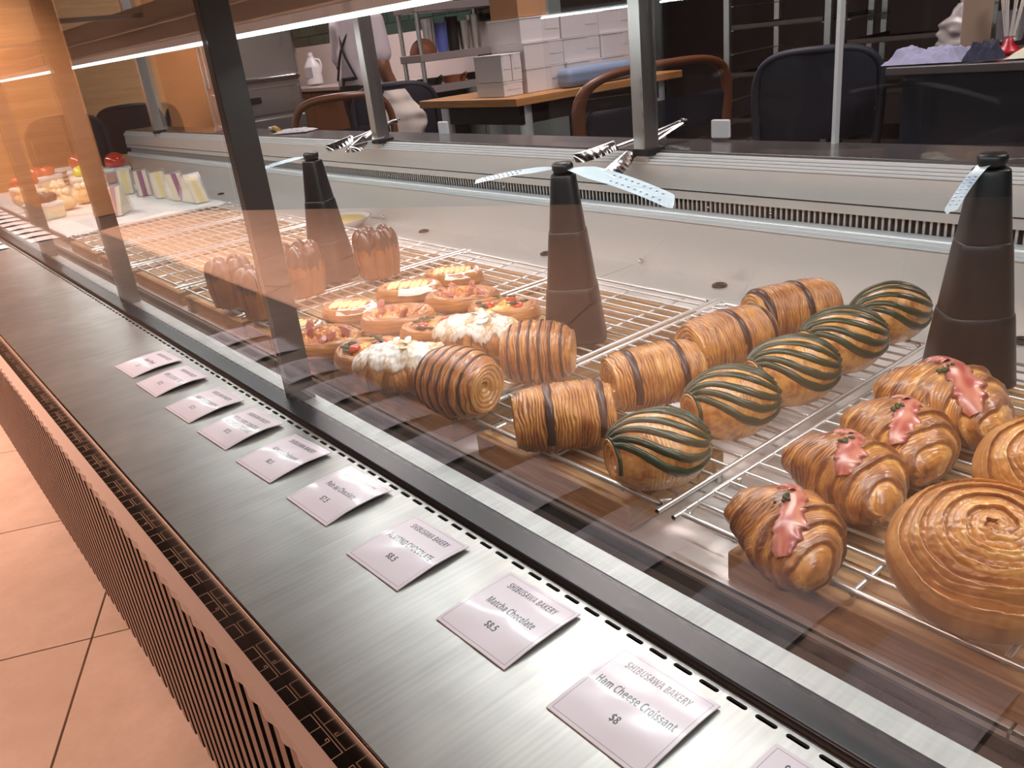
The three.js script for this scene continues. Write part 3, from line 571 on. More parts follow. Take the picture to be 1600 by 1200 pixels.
[[-1.468, -0.605, 0.5, 'sugared apple tart nearest the glass, beside the post', 0.85], [-1.476, -0.722, 0.62, 'sugared apple tart second from the glass', 0.95], [-1.474, -0.868, 0.7, 'sugared apple tart third from the glass', 1.06], [-1.484, -0.992, 0.75, 'sugared apple tart farthest back', 1.02]].forEach(([x, z, turn, label, sc], i) => {
  const t = thing('apple_tart', label, 'pastry', [x, RY, z], turn, dg); t.scale.setScalar(sc); const sd = 100 + i * 4;
  mesh('dough', danishBase(0.068, 0.047, 0.033, sd), M.pastry, t);
  for (let k = 0; k < 7; k++) mesh('apple_slice', new THREE.SphereGeometry(0.026, 14, 8).scale(0.38, 0.22, 1), std([0.80, 0.60, 0.30], 0.4), t, [-0.036 + k * 0.0115, 0.029 + 0.0015 * (k % 2), 0], [0, 0.15, 0.35]);
  mesh('sugar_dusting', surf(30, 8, (a, b) => { const an = -0.5 + 2.2 * a, rr = 0.78 + 0.22 * b; return [0.066 * rr * Math.cos(an), 0.033 - 0.012 * Math.pow(b, 2) + 0.0025 * N(a * 9, b * 4, sd), 0.048 * rr * Math.sin(an)]; }), M.sugar, t);
});
// ---------------------------------------------------------------- lobed brioche buns
function bunGeo(sd) {
  return surf(80, 140, (u, v) => {
    const th = v * 2 * Math.PI, lob = Math.pow(Math.abs(Math.cos(3 * th)), 0.55), R = 0.052, H = 0.098; let r, y;
    const prof = (q) => q; const rr = R * (0.80 + 0.20 * lob);
    if (u < 0.5) { const w = u / 0.5; r = rr * (0.88 + 0.12 * sst(0, 0.6, w)); y = H * 0.80 * w; if (u === 0) { r = 0; } }
    else { const w = (u - 0.5) / 0.5, an = w * Math.PI; r = rr * (0.60 + 0.40 * Math.cos(an * 0.98)); y = H * 0.80 + (0.012 + 0.020 * lob) * Math.sin(an) - 0.034 * sst(0.55, 1, w); if (r < 0) r = 0; }
    const n = N(Math.cos(th) * 3, y * 30, Math.sin(th) * 3 + sd);
    const top = sst(-0.03, 0.03, u - 0.42 - 0.10 * N(Math.cos(th) * 4, 2.5, Math.sin(th) * 4 + sd) - 0.06 * N(Math.cos(th) * 11, y * 90, Math.sin(th) * 11 + sd));
    let c = mixc(mixc(DEEP, [0.30, 0.11, 0.03], 0.5 + n), mixc([0.06, 0.018, 0.006], [0.025, 0.008, 0.004], 0.5 + n), top * (u < 0.9 ? 1 : 1 - (u - 0.9) * 10) * 0.9); return [r * Math.cos(th), y + 0.002 * n, r * Math.sin(th), ...c];
  }, true);
}
[[-1.748, -0.755, 0.5, 'lobed brown bun in the middle, left of the far black fan', 1.08], [-1.718, -0.94, 0.9, 'lobed brown bun right beside the far black fan', 1.05], [-1.668, -0.625, 0.2, 'lobed brown bun behind the dark glass post', 1.0], [-1.82, -0.615, 0.2, 'lobed brown bun left of the dark glass post', 1.0]].forEach(([x, z, turn, label, sc], i) => {
  const t = thing('lobed_bun', label, 'bun', [x, RY, z], turn, 'lobed buns'); t.scale.setScalar(sc); mesh('dough', bunGeo(120 + i), M.pastry, t);
});

// ---------------------------------------------------------------- fly fans: stepped black towers with two thin turning blades
function flyFan(x, z, turn, label, blades) {
  const t = thing('fly_fan', label, 'fly fan', [x, RY, z], 0, 'black fly fans'), R = y => 0.0535 - 0.034 * (y / 0.295);
  const sect = (y0, y1, grow) => surf(16, 48, (u, v) => { const th = v * 2 * Math.PI, e = 3.2, sq = 1 / Math.pow(Math.pow(Math.abs(Math.cos(th)), e) + Math.pow(Math.abs(Math.sin(th)), e), 1 / e);
    let y, k; if (u < 0.06) { y = y0; k = u / 0.06; } else if (u > 0.86) { const w = (u - 0.86) / 0.14; y = y1 - 0.003 + 0.003 * Math.sin(w * Math.PI / 2); k = w > 0.6 ? Math.max(0, (1 - w) / 0.4) * 0.94 : 1 - 0.06 * w / 0.6; } else { y = y0 + (y1 - 0.003 - y0) * (u - 0.06) / 0.8; k = 1; }
    const r = (R(y) + grow) * sq * 0.96 * k; return [r * Math.cos(th), y, r * Math.sin(th)]; }, true);
  mesh('base_section', sect(0, 0.098, 0.003), M.blackPlastic, t).rotation.y = turn;
  mesh('middle_section', sect(0.09, 0.192, 0.0015), M.blackPlastic, t).rotation.y = turn;
  mesh('top_section', sect(0.185, 0.282, 0), M.blackPlastic, t).rotation.y = turn;
  mesh('hub', new THREE.LatheGeometry([[0, 0.282], [0.0155, 0.282], [0.0155, 0.286], [0.0175, 0.289], [0.0175, 0.296], [0.015, 0.2995], [0, 0.3005]].map(p => new THREE.Vector2(...p)), 32), M.blackPlastic, t);
  for (const [ex, ey, ez] of blades) {
    const tw = ex > 0.15 ? 0.0075 : ex < 0 && ez > 0 && ex > -0.05 ? 0.002 : -0.003, d = V3(ex, 0, ez), L = d.length(), s = V3(-ez, 0, ex).normalize(), cv = q => V3(ex * (0.05 + 0.95 * q), 0.290 + (ey - 0.290) * Math.pow(q, 1.6), ez * (0.05 + 0.95 * q));
    const w = q => 0.0105 * Math.min(1, 0.55 + q * 3) * (q > 0.94 ? Math.sqrt(Math.max(0.05, 1 - Math.pow((q - 0.94) / 0.06, 2))) : 1), rows = [];
    const face = off => surf(40, 4, (q, v) => { const c = cv(q).addScaledVector(s, (v * 2 - 1) * w(q)); return [c.x, c.y + off - (v * 2 - 1) * tw * Math.min(1, q * 4), c.z]; });
    mesh('blade', face(0), M.film, t);
    const dots = []; for (let k = 0; k < 9; k++) for (const b of [-0.45, 0.45]) { const q = 0.45 + k * 0.055, c = cv(q).addScaledVector(s, b * w(q)); dots.push(new THREE.CylinderGeometry(0.0022, 0.0022, 0.0004, 8).translate(c.x, c.y + 0.0008 - b * tw, c.z)); }
    mesh('hologram_dots', mergeGeometries(dots), holo, t);
  }
}
const holo = std([0.35, 0.45, 0.75], 0.15, { metalness: 0.8, iridescence: 1, iridescenceIOR: 2 });
flyFan(-1.805, -0.862, 0.5, 'black fly fan farthest left, among the lobed buns', [[-0.125, 0.262, 0.118], [-0.125, 0.29, -0.275]]);
flyFan(-1.005, -0.912, 0.75, 'black fly fan in the middle, on the empty rack', [[0.215, 0.247, -0.018], [-0.175, 0.268, 0.05]]);
flyFan(-0.432, -1.108, 0.75, 'largest black fly fan at the right, behind the ham croissants', [[-0.022, 0.235, 0.055], [0.10, 0.27, -0.16]]);

// ---------------------------------------------------------------- serving tongs lying over the door track
function tongs(hinge, heads, label) {
  const t = thing('serving_tongs', label, 'tongs', hinge, 0, 'steel tongs');
  const H = V3(0, 0, 0);
  heads.forEach((hd, i) => {
    const E = V3(hd[0] - hinge[0], hd[1] - hinge[1], hd[2] - hinge[2]), dir = E.clone().normalize(), side = dir.clone().cross(V3(0, 1, 0)).normalize(), up = side.clone().cross(dir);
    const at = (q, a, b) => H.clone().addScaledVector(E, q).addScaledVector(side, a + 0.012 * Math.sin(q * Math.PI) * (i ? 1 : -1)).addScaledVector(up, b);
    const g = surf(40, 10, (q, v) => { const k = v * 2 - 1, w = 0.010 + 0.005 * q, c = at(q * 0.70, k * w, 0.008 * (1 - k * k)); return [c.x, c.y, c.z]; });
    const arm = mesh('arm', g, M.tongSteel, t);
    const h = surf(30, 24, (q, v) => { const k = v * 2 - 1, sc = 1 + 0.10 * Math.abs(Math.sin(q * 20)), w = (0.015 + 0.016 * Math.sin(Math.min(1, q * 1.25) * Math.PI * 0.62)) * (q > 0.8 ? Math.sqrt(Math.max(0.02, 1 - Math.pow((q - 0.8) / 0.2, 2))) : 1), c = at(0.66 + 0.36 * q, k * w * sc, 0.016 * (1 - k * k) + 0.003 * Math.exp(-k * k * 20)); return [c.x, c.y, c.z]; });
    mesh('scalloped_head', h, M.tongSteel, t);
  });
  mesh('hinge', new RoundedBoxGeometry(0.016, 0.014, 0.022, 2, 0.004), M.tongSteel, t);
  mesh('pull_ring', new THREE.TorusGeometry(0.008, 0.0015, 8, 20).rotateX(1.2), M.tongSteel, t, [0, 0.006, -0.016]);
}
M.tongSteel = std([0.55, 0.55, 0.55], 0.18, { metalness: 1 });
tongs([-1.345, D + 0.262, -1.615], [[-1.425, D + 0.215, -1.34], [-1.325, D + 0.185, -1.33]], 'steel scalloped tongs by the nearer rear post');
tongs([-2.655, D + 0.262, -1.615], [[-2.66, D + 0.205, -1.34], [-2.50, D + 0.205, -1.34]], 'steel scalloped tongs by the farther rear post');
// ---------------------------------------------------------------- far end of the case: cakes, sandwiches, plates
const white = std([0.80, 0.79, 0.77], 0.35), wrap = std([0.96, 0.97, 1], 0.08, { transmission: 0.92, thickness: 0 });
tag(mesh('display_tray', rbox(0.9, 0.012, 0.62, 0.004, 0, 0.006, 0), white, scene, [-3.85, D - 0.012, -0.90]), 'white tray under the fruit cakes and wrapped sandwiches', 'tray');
tag(mesh('tray_block', rbox(0.86, 0.038, 0.56, 0.003, 0, 0.019, 0), M.board, scene, [-3.85, D - 0.05, -0.90]), 'wooden block carrying the white tray', 'board');
tag(mesh('display_tray', rbox(1.05, 0.012, 0.66, 0.004, 0, 0.006, 0), white, scene, [-4.88, D - 0.012, -0.92]), 'white tray under the red topped cakes, farthest left', 'tray');
tag(mesh('tray_block', rbox(1.0, 0.038, 0.60, 0.003, 0, 0.019, 0), M.board, scene, [-4.88, D - 0.05, -0.92]), 'wooden block farthest left under the cakes', 'board');
function cake(x, z, s, label, body, top, topName, n) {
  const t = thing('small_cake', label, 'cake', [x, D, z], rnd() * 3, 'small cakes at the far end'); t.scale.setScalar(s);
  mesh('sponge', rbox(0.11, 0.05, 0.11, 0.012, 0, 0.025, 0), body, t);
  mesh('icing', rbox(0.112, 0.018, 0.112, 0.008, 0, 0.056, 0), white, t);
  for (let k = 0; k < n; k++) mesh(topName, new THREE.SphereGeometry(n > 1 ? 0.026 : 0.045, 16, 12).scale(1, 0.85, 1), top, t, n > 1 ? [0.03 * Math.cos(k * 6.283 / n), 0.078, 0.03 * Math.sin(k * 6.283 / n)] : [0, 0.09, 0]);
}
const strawb = std([0.55, 0.035, 0.015], 0.15, { clearcoat: 1 }), lime = std([0.62, 0.62, 0.05], 0.25), pinkSponge = std([0.62, 0.34, 0.26], 0.7), creamS = std([0.80, 0.66, 0.45], 0.6), berry = std([0.03, 0.02, 0.05], 0.3);
cake(-5.1, -1.07, 1.3, 'small cake with one glossy red dome, right beside the dark post', creamS, strawb, 'red_dome', 1);
cake(-4.90, -1.20, 1.2, 'small cake with one glossy red dome, near the back panel', pinkSponge, strawb, 'red_dome', 1);
cake(-4.62, -0.98, 1.35, 'small cake topped with yellow green fruit', creamS, lime, 'fruit_piece', 3);
cake(-5.05, -0.86, 1.3, 'small cake with red fruit pieces, left of the dark post', creamS, strawb, 'fruit_piece', 4);
cake(-4.75, -0.72, 1.2, 'small cake with red fruit pieces, farther left', pinkSponge, strawb, 'fruit_piece', 4);
cake(-3.95, -0.64, 1.1, 'small cake topped with dark berries, by the glass', creamS, berry, 'berry', 5);
const choux = (x, z, s, label) => { const t = thing('cream_puff', label, 'pastry', [x, D, z], rnd() * 6, 'cream puffs at the far end'); t.scale.setScalar(s);
  mesh('puff', surf(30, 40, (u, v) => { const th = v * 6.28318, ph = u * Math.PI, r = 0.045 * (1 + 0.16 * N(Math.cos(th) * 2, u * 4, Math.sin(th) * 2 + x * 9)); return [r * Math.sin(ph) * Math.cos(th), r * 0.8 * (1 - Math.cos(ph)), r * Math.sin(ph) * Math.sin(th), ...mixc([0.72, 0.40, 0.16], [0.84, 0.66, 0.40], 0.5 + N(th, u * 5, x * 7))]; }, true), M.dry, t);
  for (let k = 0; k < 4; k++) mesh('cream_dollop', new THREE.SphereGeometry(0.016, 10, 8), creamS, t, [0.018 * Math.cos(k * 1.6), 0.074, 0.018 * Math.sin(k * 1.6)]); };
[[-4.42, -0.80], [-4.30, -0.70], [-4.48, -0.66], [-4.22, -0.86], [-4.12, -0.76], [-4.40, -0.94], [-4.05, -0.90], [-4.56, -0.83]].forEach(([x, z]) => choux(x, z, 1.05, 'cream puff among the fruit cakes left of the empty racks'));
function sandwich(x, z, turn, fill, label) {
  const t = thing('wrapped_sandwich', label, 'sandwich', [x, D, z], turn, 'wrapped sandwiches at the far end');
  const tri = new THREE.Shape([[-0.075, 0], [0.075, 0], [0.015, 0.105], [-0.015, 0.105]].map(p => new THREE.Vector2(...p)));
  const ex = (d, m, n, off) => mesh(n, boxUV(new THREE.ExtrudeGeometry(tri, { depth: d, bevelEnabled: false }).translate(0, 0.004, off)), m, t);
  ex(0.016, creamS, 'bread_slice', -0.028); ex(0.022, fill, 'filling', -0.012); ex(0.016, creamS, 'bread_slice', 0.010);
  const w = new THREE.Shape([[-0.08, 0], [0.08, 0], [0.018, 0.115], [-0.018, 0.115]].map(p => new THREE.Vector2(...p)));
  mesh('clear_wrap', boxUV(new THREE.ExtrudeGeometry(w, { depth: 0.068, bevelEnabled: true, bevelSize: 0.002, bevelThickness: 0.002, bevelSegments: 1 }).translate(0, 0.003, -0.034)), wrap, t);
}
const beet = std([0.28, 0.04, 0.12], 0.5), hamPink = std([0.62, 0.26, 0.22], 0.5), egg = std([0.78, 0.60, 0.22], 0.6);
[[-3.66, -0.86, hamPink, 'wrapped sandwich with pink filling, nearest the empty rack'], [-3.80, -0.84, hamPink, 'wrapped sandwich with pink filling, second from the empty rack'], [-4.32, -1.08, egg, 'wrapped egg sandwich left in the back row'], [-4.13, -1.10, beet, 'wrapped beet sandwich second in the back row'], [-3.94, -1.12, egg, 'wrapped egg sandwich third in the back row'], [-3.75, -1.13, beet, 'wrapped beet sandwich fourth in the back row'], [-3.56, -1.14, egg, 'wrapped egg sandwich nearest the right in the back row']].forEach(([x, z, f, l], i) => sandwich(x, z, -0.55 + 0.1 * i, f, l));
for (let k = 0; k < 4; k++) { const pl = mesh('plate', new THREE.LatheGeometry([[0, 0], [0.07, 0], [0.11, 0.012], [0.115, 0.014], [0.11, 0.017], [0.068, 0.006], [0, 0.006]].map(p => new THREE.Vector2(...p)), 40), white, scene, [-5.28, D + k * 0.022, -1.01]); tag(pl, ['bottom plate of the white stack at the far left', 'second plate from the bottom of the white stack', 'third plate from the bottom of the white stack', 'top plate of the white stack at the far left'][k], 'plate', 'stacked white plates'); }
{ const t = thing('serving_dish', 'small oval white dish behind the racks on the pan floor', 'dish', [-2.62, D - 0.05, -1.305], 0.4); mesh('dish', new THREE.LatheGeometry([[0, 0], [0.08, 0], [0.11, 0.03], [0.115, 0.03], [0.083, -0.0], [0, 0.003]].map(p => new THREE.Vector2(...p)), 36), white, t); mesh('contents', new THREE.CylinderGeometry(0.095, 0.085, 0.02, 30).translate(0, 0.014, 0), egg, t); }

// ---------------------------------------------------------------- kitchen beyond the rear glass
const brownCab = std([0.20, 0.085, 0.05], 0.5), navy = std([0.012, 0.016, 0.03], 0.6), greenTile = [0, 1, 2].map(k => std([0.010 + 0.006 * k, 0.045 + 0.012 * k, 0.042 + 0.01 * k], 0.18)), plaster = std([0.62, 0.54, 0.53], 0.6);
{ // partition with green brick tiles over a pale splashback
  const w = mesh('wall_kitchen', lim(-8.24, -4.0, 0, 2.9, -3.72, -3.62), std([0.20, 0.24, 0.23], 0.8), scene); tag(w, 'kitchen partition with dark green brick tiles above a pale splashback', null, null, 'structure');
  mesh('splashback', lim(-8.24, -4.0, D + 0.28, D + 0.605, -3.62, -3.605), plaster, w);
  const tg = rbox(0.292, 0.068, 0.012, 0.003, 0, 0, 0, 1);
  for (let r = 0; r < 9; r++) for (let k = 0; k < 15; k++) { const x = -8.2 + 0.3 * k + (r % 2) * 0.15; if (x > -4.15) continue; mesh('wall_tile', tg, greenTile[(r * 5 + k * 7) % 3], w, [x, D + 0.645 + r * 0.0755, -3.614]); }
}
{ const t = thing('kitchen_counter', 'long brown kitchen counter below the pale splashback', 'counter', [0, 0, 0]);
  mesh('worktop', lim(-8.2, -4.9, D + 0.255, D + 0.285, -3.60, -3.22, 0.004), std([0.42, 0.36, 0.34], 0.35), t);
  for (let k = 0; k < 6; k++) { const x = -8.18 + k * 0.545; mesh('cabinet_door', lim(x, x + 0.535, 0.1, D + 0.24, -3.27, -3.24, 0.004), brownCab, t); mesh('door_handle', lim(x + 0.1, x + 0.42, D + 0.19, D + 0.20, -3.24, -3.225), M.steel, t); }
  mesh('carcass', lim(-8.19, -4.91, 0, D + 0.254, -3.595, -3.275), M.black, t); }
{ const t = thing('cleaner_bottle', 'white plastic jug with a handle on the kitchen counter', 'jug', [-6.86, D + 0.285, -3.45], 0.6), wp = std([0.72, 0.68, 0.70], 0.4);
  mesh('body', surf(24, 32, (u, v) => { const th = v * 6.28318, h = u * 0.24, r = u < 0.6 ? 0.075 : 0.075 - 0.05 * sst(0.6, 1, u); return [Math.cos(th) * r * (u === 0 ? 0 : 1), h, Math.sin(th) * r * 0.7 * (u === 0 ? 0 : 1)]; }, true), wp, t);
  mesh('cap', cyl(0.022, 0.022, 0.03).translate(0, 0.25, 0), wp, t); mesh('handle', tube([[0.03, 0.21, 0], [0.075, 0.20, 0], [0.085, 0.15, 0], [0.07, 0.10, 0]], 0.010, 24, 8), wp, t);
  mesh('paper_label', lim(-0.045, 0.02, 0.07, 0.15, 0.045, 0.056), std([0.35, 0.33, 0.36], 0.5), t); }
{ const t = thing('steel_oven', 'tall brushed steel oven with a long bar handle, left of the green tiles', 'oven', [0, 0, 0]);
  mesh('body', lim(-5.7, -4.95, 0.02, 2.1, -2.39, -1.80, 0.01), M.steel, t);
  mesh('upper_door', lim(-4.95, -4.92, D + 0.40, 2.05, -2.375, -1.815, 0.008), M.steel, t);
  mesh('door_trim', lim(-4.935, -4.915, D + 0.44, 2.0, -2.385, -2.372), M.polished, t);
  mesh('handle', tube([[-4.92, D + 0.42, -1.93], [-4.86, D + 0.42, -1.95], [-4.86, D + 0.42, -2.34], [-4.92, D + 0.42, -2.365]], 0.011, 40, 10, false, 0.1), M.polished, t);
  mesh('control_panel', lim(-4.95, -4.925, D + 0.22, D + 0.37, -2.37, -1.82, 0.006), M.steel, t);
  mesh('switch_unit', lim(-4.93, -4.90, D + 0.29, D + 0.325, -2.10, -1.99, 0.006), M.black, t);
  mesh('lower_door', lim(-4.95, -4.92, 0.1, D + 0.20, -2.375, -1.815, 0.008), M.steel, t); }
{ const t = thing('storage_shelf', 'steel storage shelf unit in the middle background', 'shelf', [0, 0, 0]), sm = std([0.40, 0.34, 0.33], 0.45, { metalness: 0.3 });
  for (const [z, x] of [[-2.99, -4.48], [-3.58, -4.48], [-2.99, -4.68], [-3.58, -4.68]]) mesh('upright', rod([x, 0, z], [x, 2.0, z], 0.014), M.steel, t);
  for (const y of [-0.25, 0.245, 0.43, 0.71]) mesh('shelf_board', lim(-4.70, -4.46, D + y - 0.022, D + y + 0.022, -3.6, -2.97, 0.004), sm, t);
}
const shelfThing = (name, label, cat, geo, mat, pos) => tag(mesh(name, geo, mat, scene, pos), label, cat);
shelfThing('bread_loaf', 'brown round loaf on the middle board of the storage shelf', 'bread', surf(20, 30, (u, v) => { const th = v * 6.28318, ph = u * Math.PI * 0.5, r = 1 + 0.06 * N(th, u * 3); return [0.085 * Math.sin(ph) * Math.cos(th) * r, 0.09 * Math.cos(ph), 0.085 * Math.sin(ph) * Math.sin(th) * r]; }, true), std([0.22, 0.07, 0.03], 0.6), [-4.56, D + 0.453, -3.06]);
for (let k = 0; k < 5; k++) shelfThing('storage_tub', ['steel tub leftmost on the middle shelf board', 'steel tub with blue side on the middle shelf board', 'tall dark tub on the middle shelf board', 'steel tub right of the dark tub', 'steel tub at the right end of the middle shelf board'][k], 'tub', new THREE.CylinderGeometry(0.043, 0.036, 0.20 - 0.03 * (k % 2), 20), k === 1 ? std([0.10, 0.14, 0.45], 0.5) : k === 2 ? M.black : M.steel, [-4.64, D + 0.452 + (0.20 - 0.03 * (k % 2)) / 2, -3.175 - k * 0.09]);
for (let k = 0; k < 3; k++) shelfThing('frying_pan', ['dark round pan leftmost on the lower shelf board', 'dark round pan in the middle of the lower shelf board', 'dark round pan rightmost on the lower shelf board'][k], 'pan', merge([new THREE.CylinderGeometry(0.085, 0.07, 0.04, 24), rod([0.08, 0.012, 0], [0.16, 0.03, 0.02], 0.009)]), k === 1 ? std([0.30, 0.10, 0.04], 0.6) : M.black, [-4.59, D + 0.2875, -3.10 - k * 0.19]);

// boxes on the wooden table
{ const t = thing('work_table', 'wooden work table on round steel legs under the white boxes', 'table', [0, 0, 0]), tw = std(0xffffff, 0.5, { map: tableWoodTex });
  mesh('table_top', lim(-3.62, -2.86, D + 0.215, D + 0.25, -3.46, -2.36, 0.004), tw, t);
  mesh('apron', lim(-3.55, -2.93, D + 0.13, D + 0.215, -3.42, -2.43), M.black, t);
  for (const [x, z] of [[-3.5, -2.44], [-2.95, -2.48], [-3.5, -3.38], [-2.95, -3.38]]) mesh('leg', rod([x, 0, z], [x, D + 0.214, z], 0.03, 16), M.aluminium, t);
  mesh('lower_shelf', lim(-3.52, -2.93, 0.28, 0.31, -3.42, -2.45, 0.003), M.black, t); }
const boxMat = std([0.66, 0.62, 0.62], 0.55), bg = 'white cake boxes on the table';
function cakeBox(x, y, z, w, h, d, label) { const t = thing('cake_box', label, 'box', [x, y, z], 0, bg); mesh('box_body', rbox(w, h - 0.004, d, 0.003, 0, (h - 0.004) / 2, 0), boxMat, t); mesh('lid_flap', lim(w / 2, w / 2 + 0.0012, h * 0.45, h - 0.006, -d / 2 + 0.01, -d / 2 + Math.min(0.09, d - 0.01)), boxMat, t); mesh('lid', rbox(w + 0.004, 0.005, d + 0.002, 0.001, 0, h - 0.0035, 0), boxMat, t); }
const rowsN = ['bottom', 'middle', 'top'], colN = ['left', 'middle', 'right'];
for (let r = 0; r < 3; r++) for (let k = 0; k < 3; k++) cakeBox(-3.12 - 0.008 * r + 0.006 * ((k + r) % 2), D + 0.251 + r * 0.106, -2.672 - k * 0.246, 0.236, 0.106, 0.238, `white cake box, ${rowsN[r]} row, ${colN[k]} column of the big stack`);
cakeBox(-3.11, D + 0.251, -2.475, 0.2, 0.062, 0.11, 'low white box at the left end of the table');
cakeBox(-3.11, D + 0.314, -2.447, 0.2, 0.115, 0.055, 'narrow upright white box on the low box, left one');
cakeBox(-3.11, D + 0.314, -2.506, 0.2, 0.115, 0.055, 'narrow upright white box on the low box, right one');
tag(mesh('cardboard_box', rbox(0.2, 0.2, 0.17, 0.004, 0, 0.1, 0), std([0.42, 0.22, 0.11], 0.7), scene, [-3.13, D + 0.5705, -2.645]), 'brown cardboard box standing on the left end of the white boxes', 'box');
tag(mesh('spray_bottle', merge([cyl(0.03, 0.035, 0.12).translate(0, 0.06, 0), cyl(0.012, 0.02, 0.03).translate(0, 0.135, 0)]), white, scene, [-2.98, 0.31, -3.05]), 'small white capped bottle under the table', 'bottle');

function trolley(x, z, turn, label) {
  const t = thing('tray_trolley', label, 'trolley', [x, 0, z], turn, 'steel tray trolleys');
  for (const sx of [-1, 1]) for (const sz of [-1, 1]) mesh('upright', lim(sx * 0.225 - 0.014, sx * 0.225 + 0.014, 0.1, 1.75, sz * 0.28 - 0.014, sz * 0.28 + 0.014, 0.003), M.steel, t);
  for (let k = 0; k < 15; k++) { const y = 0.22 + k * 0.1; for (const sx of [-1, 1]) mesh('runner', lim(sx * 0.21 - 0.012, sx * 0.21 + 0.012, y, y + 0.004, -0.28, 0.28), M.steel, t); }
  for (const sx of [-1, 1]) for (const sz of [-1, 1]) mesh('castor', cyl(0.05, 0.05, 0.03, 18).rotateZ(Math.PI / 2).translate(sx * 0.22, 0.05, sz * 0.27), M.black, t);
  for (const y of [0.11, 1.74]) mesh('end_frame', merge([lim(-0.225, 0.225, y, y + 0.025, -0.292, -0.268), lim(-0.225, 0.225, y, y + 0.025, 0.268, 0.292)]), M.steel, t);
  return t;
}
trolley(-2.30, -3.62, 0.2, 'steel tray trolley right behind the nearer rear post');
trolley(-1.80, -3.72, 0.2, 'steel tray trolley beside the table with the towels');
const trayMat = std([0.10, 0.085, 0.075], 0.4, { metalness: 0.6 });
[[-2.30, -3.62], [-1.80, -3.72]].forEach(([x, z], s) => { for (let k = 0; k < 7; k++) { const o = mesh('baking_tray', merge([lim(-0.205, 0.205, 0, 0.004, -0.29, 0.29), lim(-0.205, 0.205, 0, 0.02, 0.286, 0.29), lim(-0.205, -0.201, 0, 0.02, -0.29, 0.29), lim(0.201, 0.205, 0, 0.02, -0.29, 0.29)]), trayMat, scene, [x, 0.225 + (k * 2 + s) * 0.1, z], [0, 0.2, 0]); tag(o, 'steel baking tray slid into ' + (s ? 'the right' : 'the left') + ' trolley, ' + ['lowest', 'second lowest', 'third lowest', 'middle', 'third highest', 'second highest', 'highest'][k] + ' of its seven', 'tray', 'baking trays in the trolleys'); } });

{ const t = thing('side_table', 'dark table with a navy skirt at the right, under the towels', 'table', [0, 0, 0]);
  mesh('table_top', lim(-1.5, 0.3, D + 0.235, D + 0.262, -3.6, -2.88, 0.004), std([0.10, 0.09, 0.09], 0.3), t);
  mesh('skirt', lim(-1.46, 0.27, 0.35, D + 0.235, -3.55, -2.93), navy, t);
  for (const x of [-1.4, 0.2]) for (const z of [-3.5, -2.98]) mesh('leg', rod([x, 0, z], [x, 0.36, z], 0.025), M.black, t); }
const cloth = (w, d, h, sd, c) => surf(50, 34, (u, v) => { const x = (u - 0.5) * w, z = (v - 0.5) * d, e = Math.min(1, 6 * Math.min(u, 1 - u, v, 1 - v) + 0.02); return [x + 0.012 * N(v * 4, sd), 0.004 + h * e * (0.55 + 0.8 * Math.abs(N(u * 5, v * 3, sd)) + 0.4 * Math.abs(N(u * 11, v * 7, sd))), z, ...c(u, v)]; });
const clothMat = vcol(0.85, { side: THREE.DoubleSide });
tag(mesh('folded_towel', cloth(0.27, 0.18, 0.045, 4, () => [0.30, 0.31, 0.46]), clothMat, scene, [-1.40, D + 0.262, -3.0], [0, 0.05, 0]), 'crumpled lavender blue towel on the dark table', 'towel');
tag(mesh('folded_towel', cloth(0.46, 0.24, 0.05, 9, (u, v) => N(u * 14, v * 9, 2) > 0.22 ? [0.09, 0.16, 0.08] : N(u * 9, v * 12, 7) > 0.36 ? [0.55, 0.30, 0.16] : [0.62, 0.62, 0.50]), clothMat, scene, [-0.935, D + 0.262, -3.07], [0, 0.1, 0]), 'cream floral cloth with green leaves at the right edge', 'cloth');
tag(mesh('apron_bundle', cloth(0.10, 0.08, 0.05, 14, () => [0.03, 0.035, 0.07]), clothMat, scene, [-1.205, D + 0.264, -2.935]), 'dark navy bundle at the front edge of the blue towel', 'cloth');
{ const t = thing('wooden_paddle', 'upright wooden bread paddle behind the blue towel', 'paddle', [-1.335, D + 0.262, -3.16], 0.45), s = new THREE.Shape([[-0.018, 0], [0.018, 0], [0.043, 0.05], [0.045, 0.62], [-0.045, 0.62], [-0.043, 0.05]].map(p => new THREE.Vector2(...p)));
  mesh('blade', boxUV(new THREE.ExtrudeGeometry(s, { depth: 0.016, bevelEnabled: true, bevelSize: 0.002, bevelThickness: 0.002, bevelSegments: 1 }).translate(0, 0.002, 0)), std([0.34, 0.25, 0.18], 0.7), t); mesh('grip', rod([0, 0.6, 0.008], [0, 0.95, 0.008], 0.014), std([0.34, 0.25, 0.18], 0.7), t); }
{ const t = thing('utensil_jar', 'glass jar of pale spatulas on a red stand', 'jar', [-1.222, D + 0.262, -3.15]);
  mesh('jar_glass', new THREE.LatheGeometry([[0, 0.045], [0.035, 0.045], [0.04, 0.055], [0.042, 0.14], [0.044, 0.14]].map(p => new THREE.Vector2(...p)), 28), wrap, t);
  mesh('red_stand', new THREE.LatheGeometry([[0, 0], [0.042, 0], [0.04, 0.018], [0.018, 0.034], [0.012, 0.055], [0, 0.06]].map(p => new THREE.Vector2(...p)), 24), std([0.45, 0.01, 0.02], 0.3), t);
  for (let k = 0; k < 7; k++) mesh('spatula', rod([0.012 * Math.cos(k), 0.06, 0.012 * Math.sin(k)], [0.036 * Math.cos(k * 0.9), 0.20 + 0.01 * (k % 3), 0.036 * Math.sin(k * 0.9)], 0.004, 8, 0.006), std([0.74, 0.70, 0.64], 0.3), t); }
tag(mesh('wooden_shelf', rbox(1.3, 0.03, 0.22, 0.004), std([0.16, 0.07, 0.04], 0.6), scene, [-1.65, D + 0.42, -6.03]), 'brown wall shelf behind the trolleys', 'shelf');
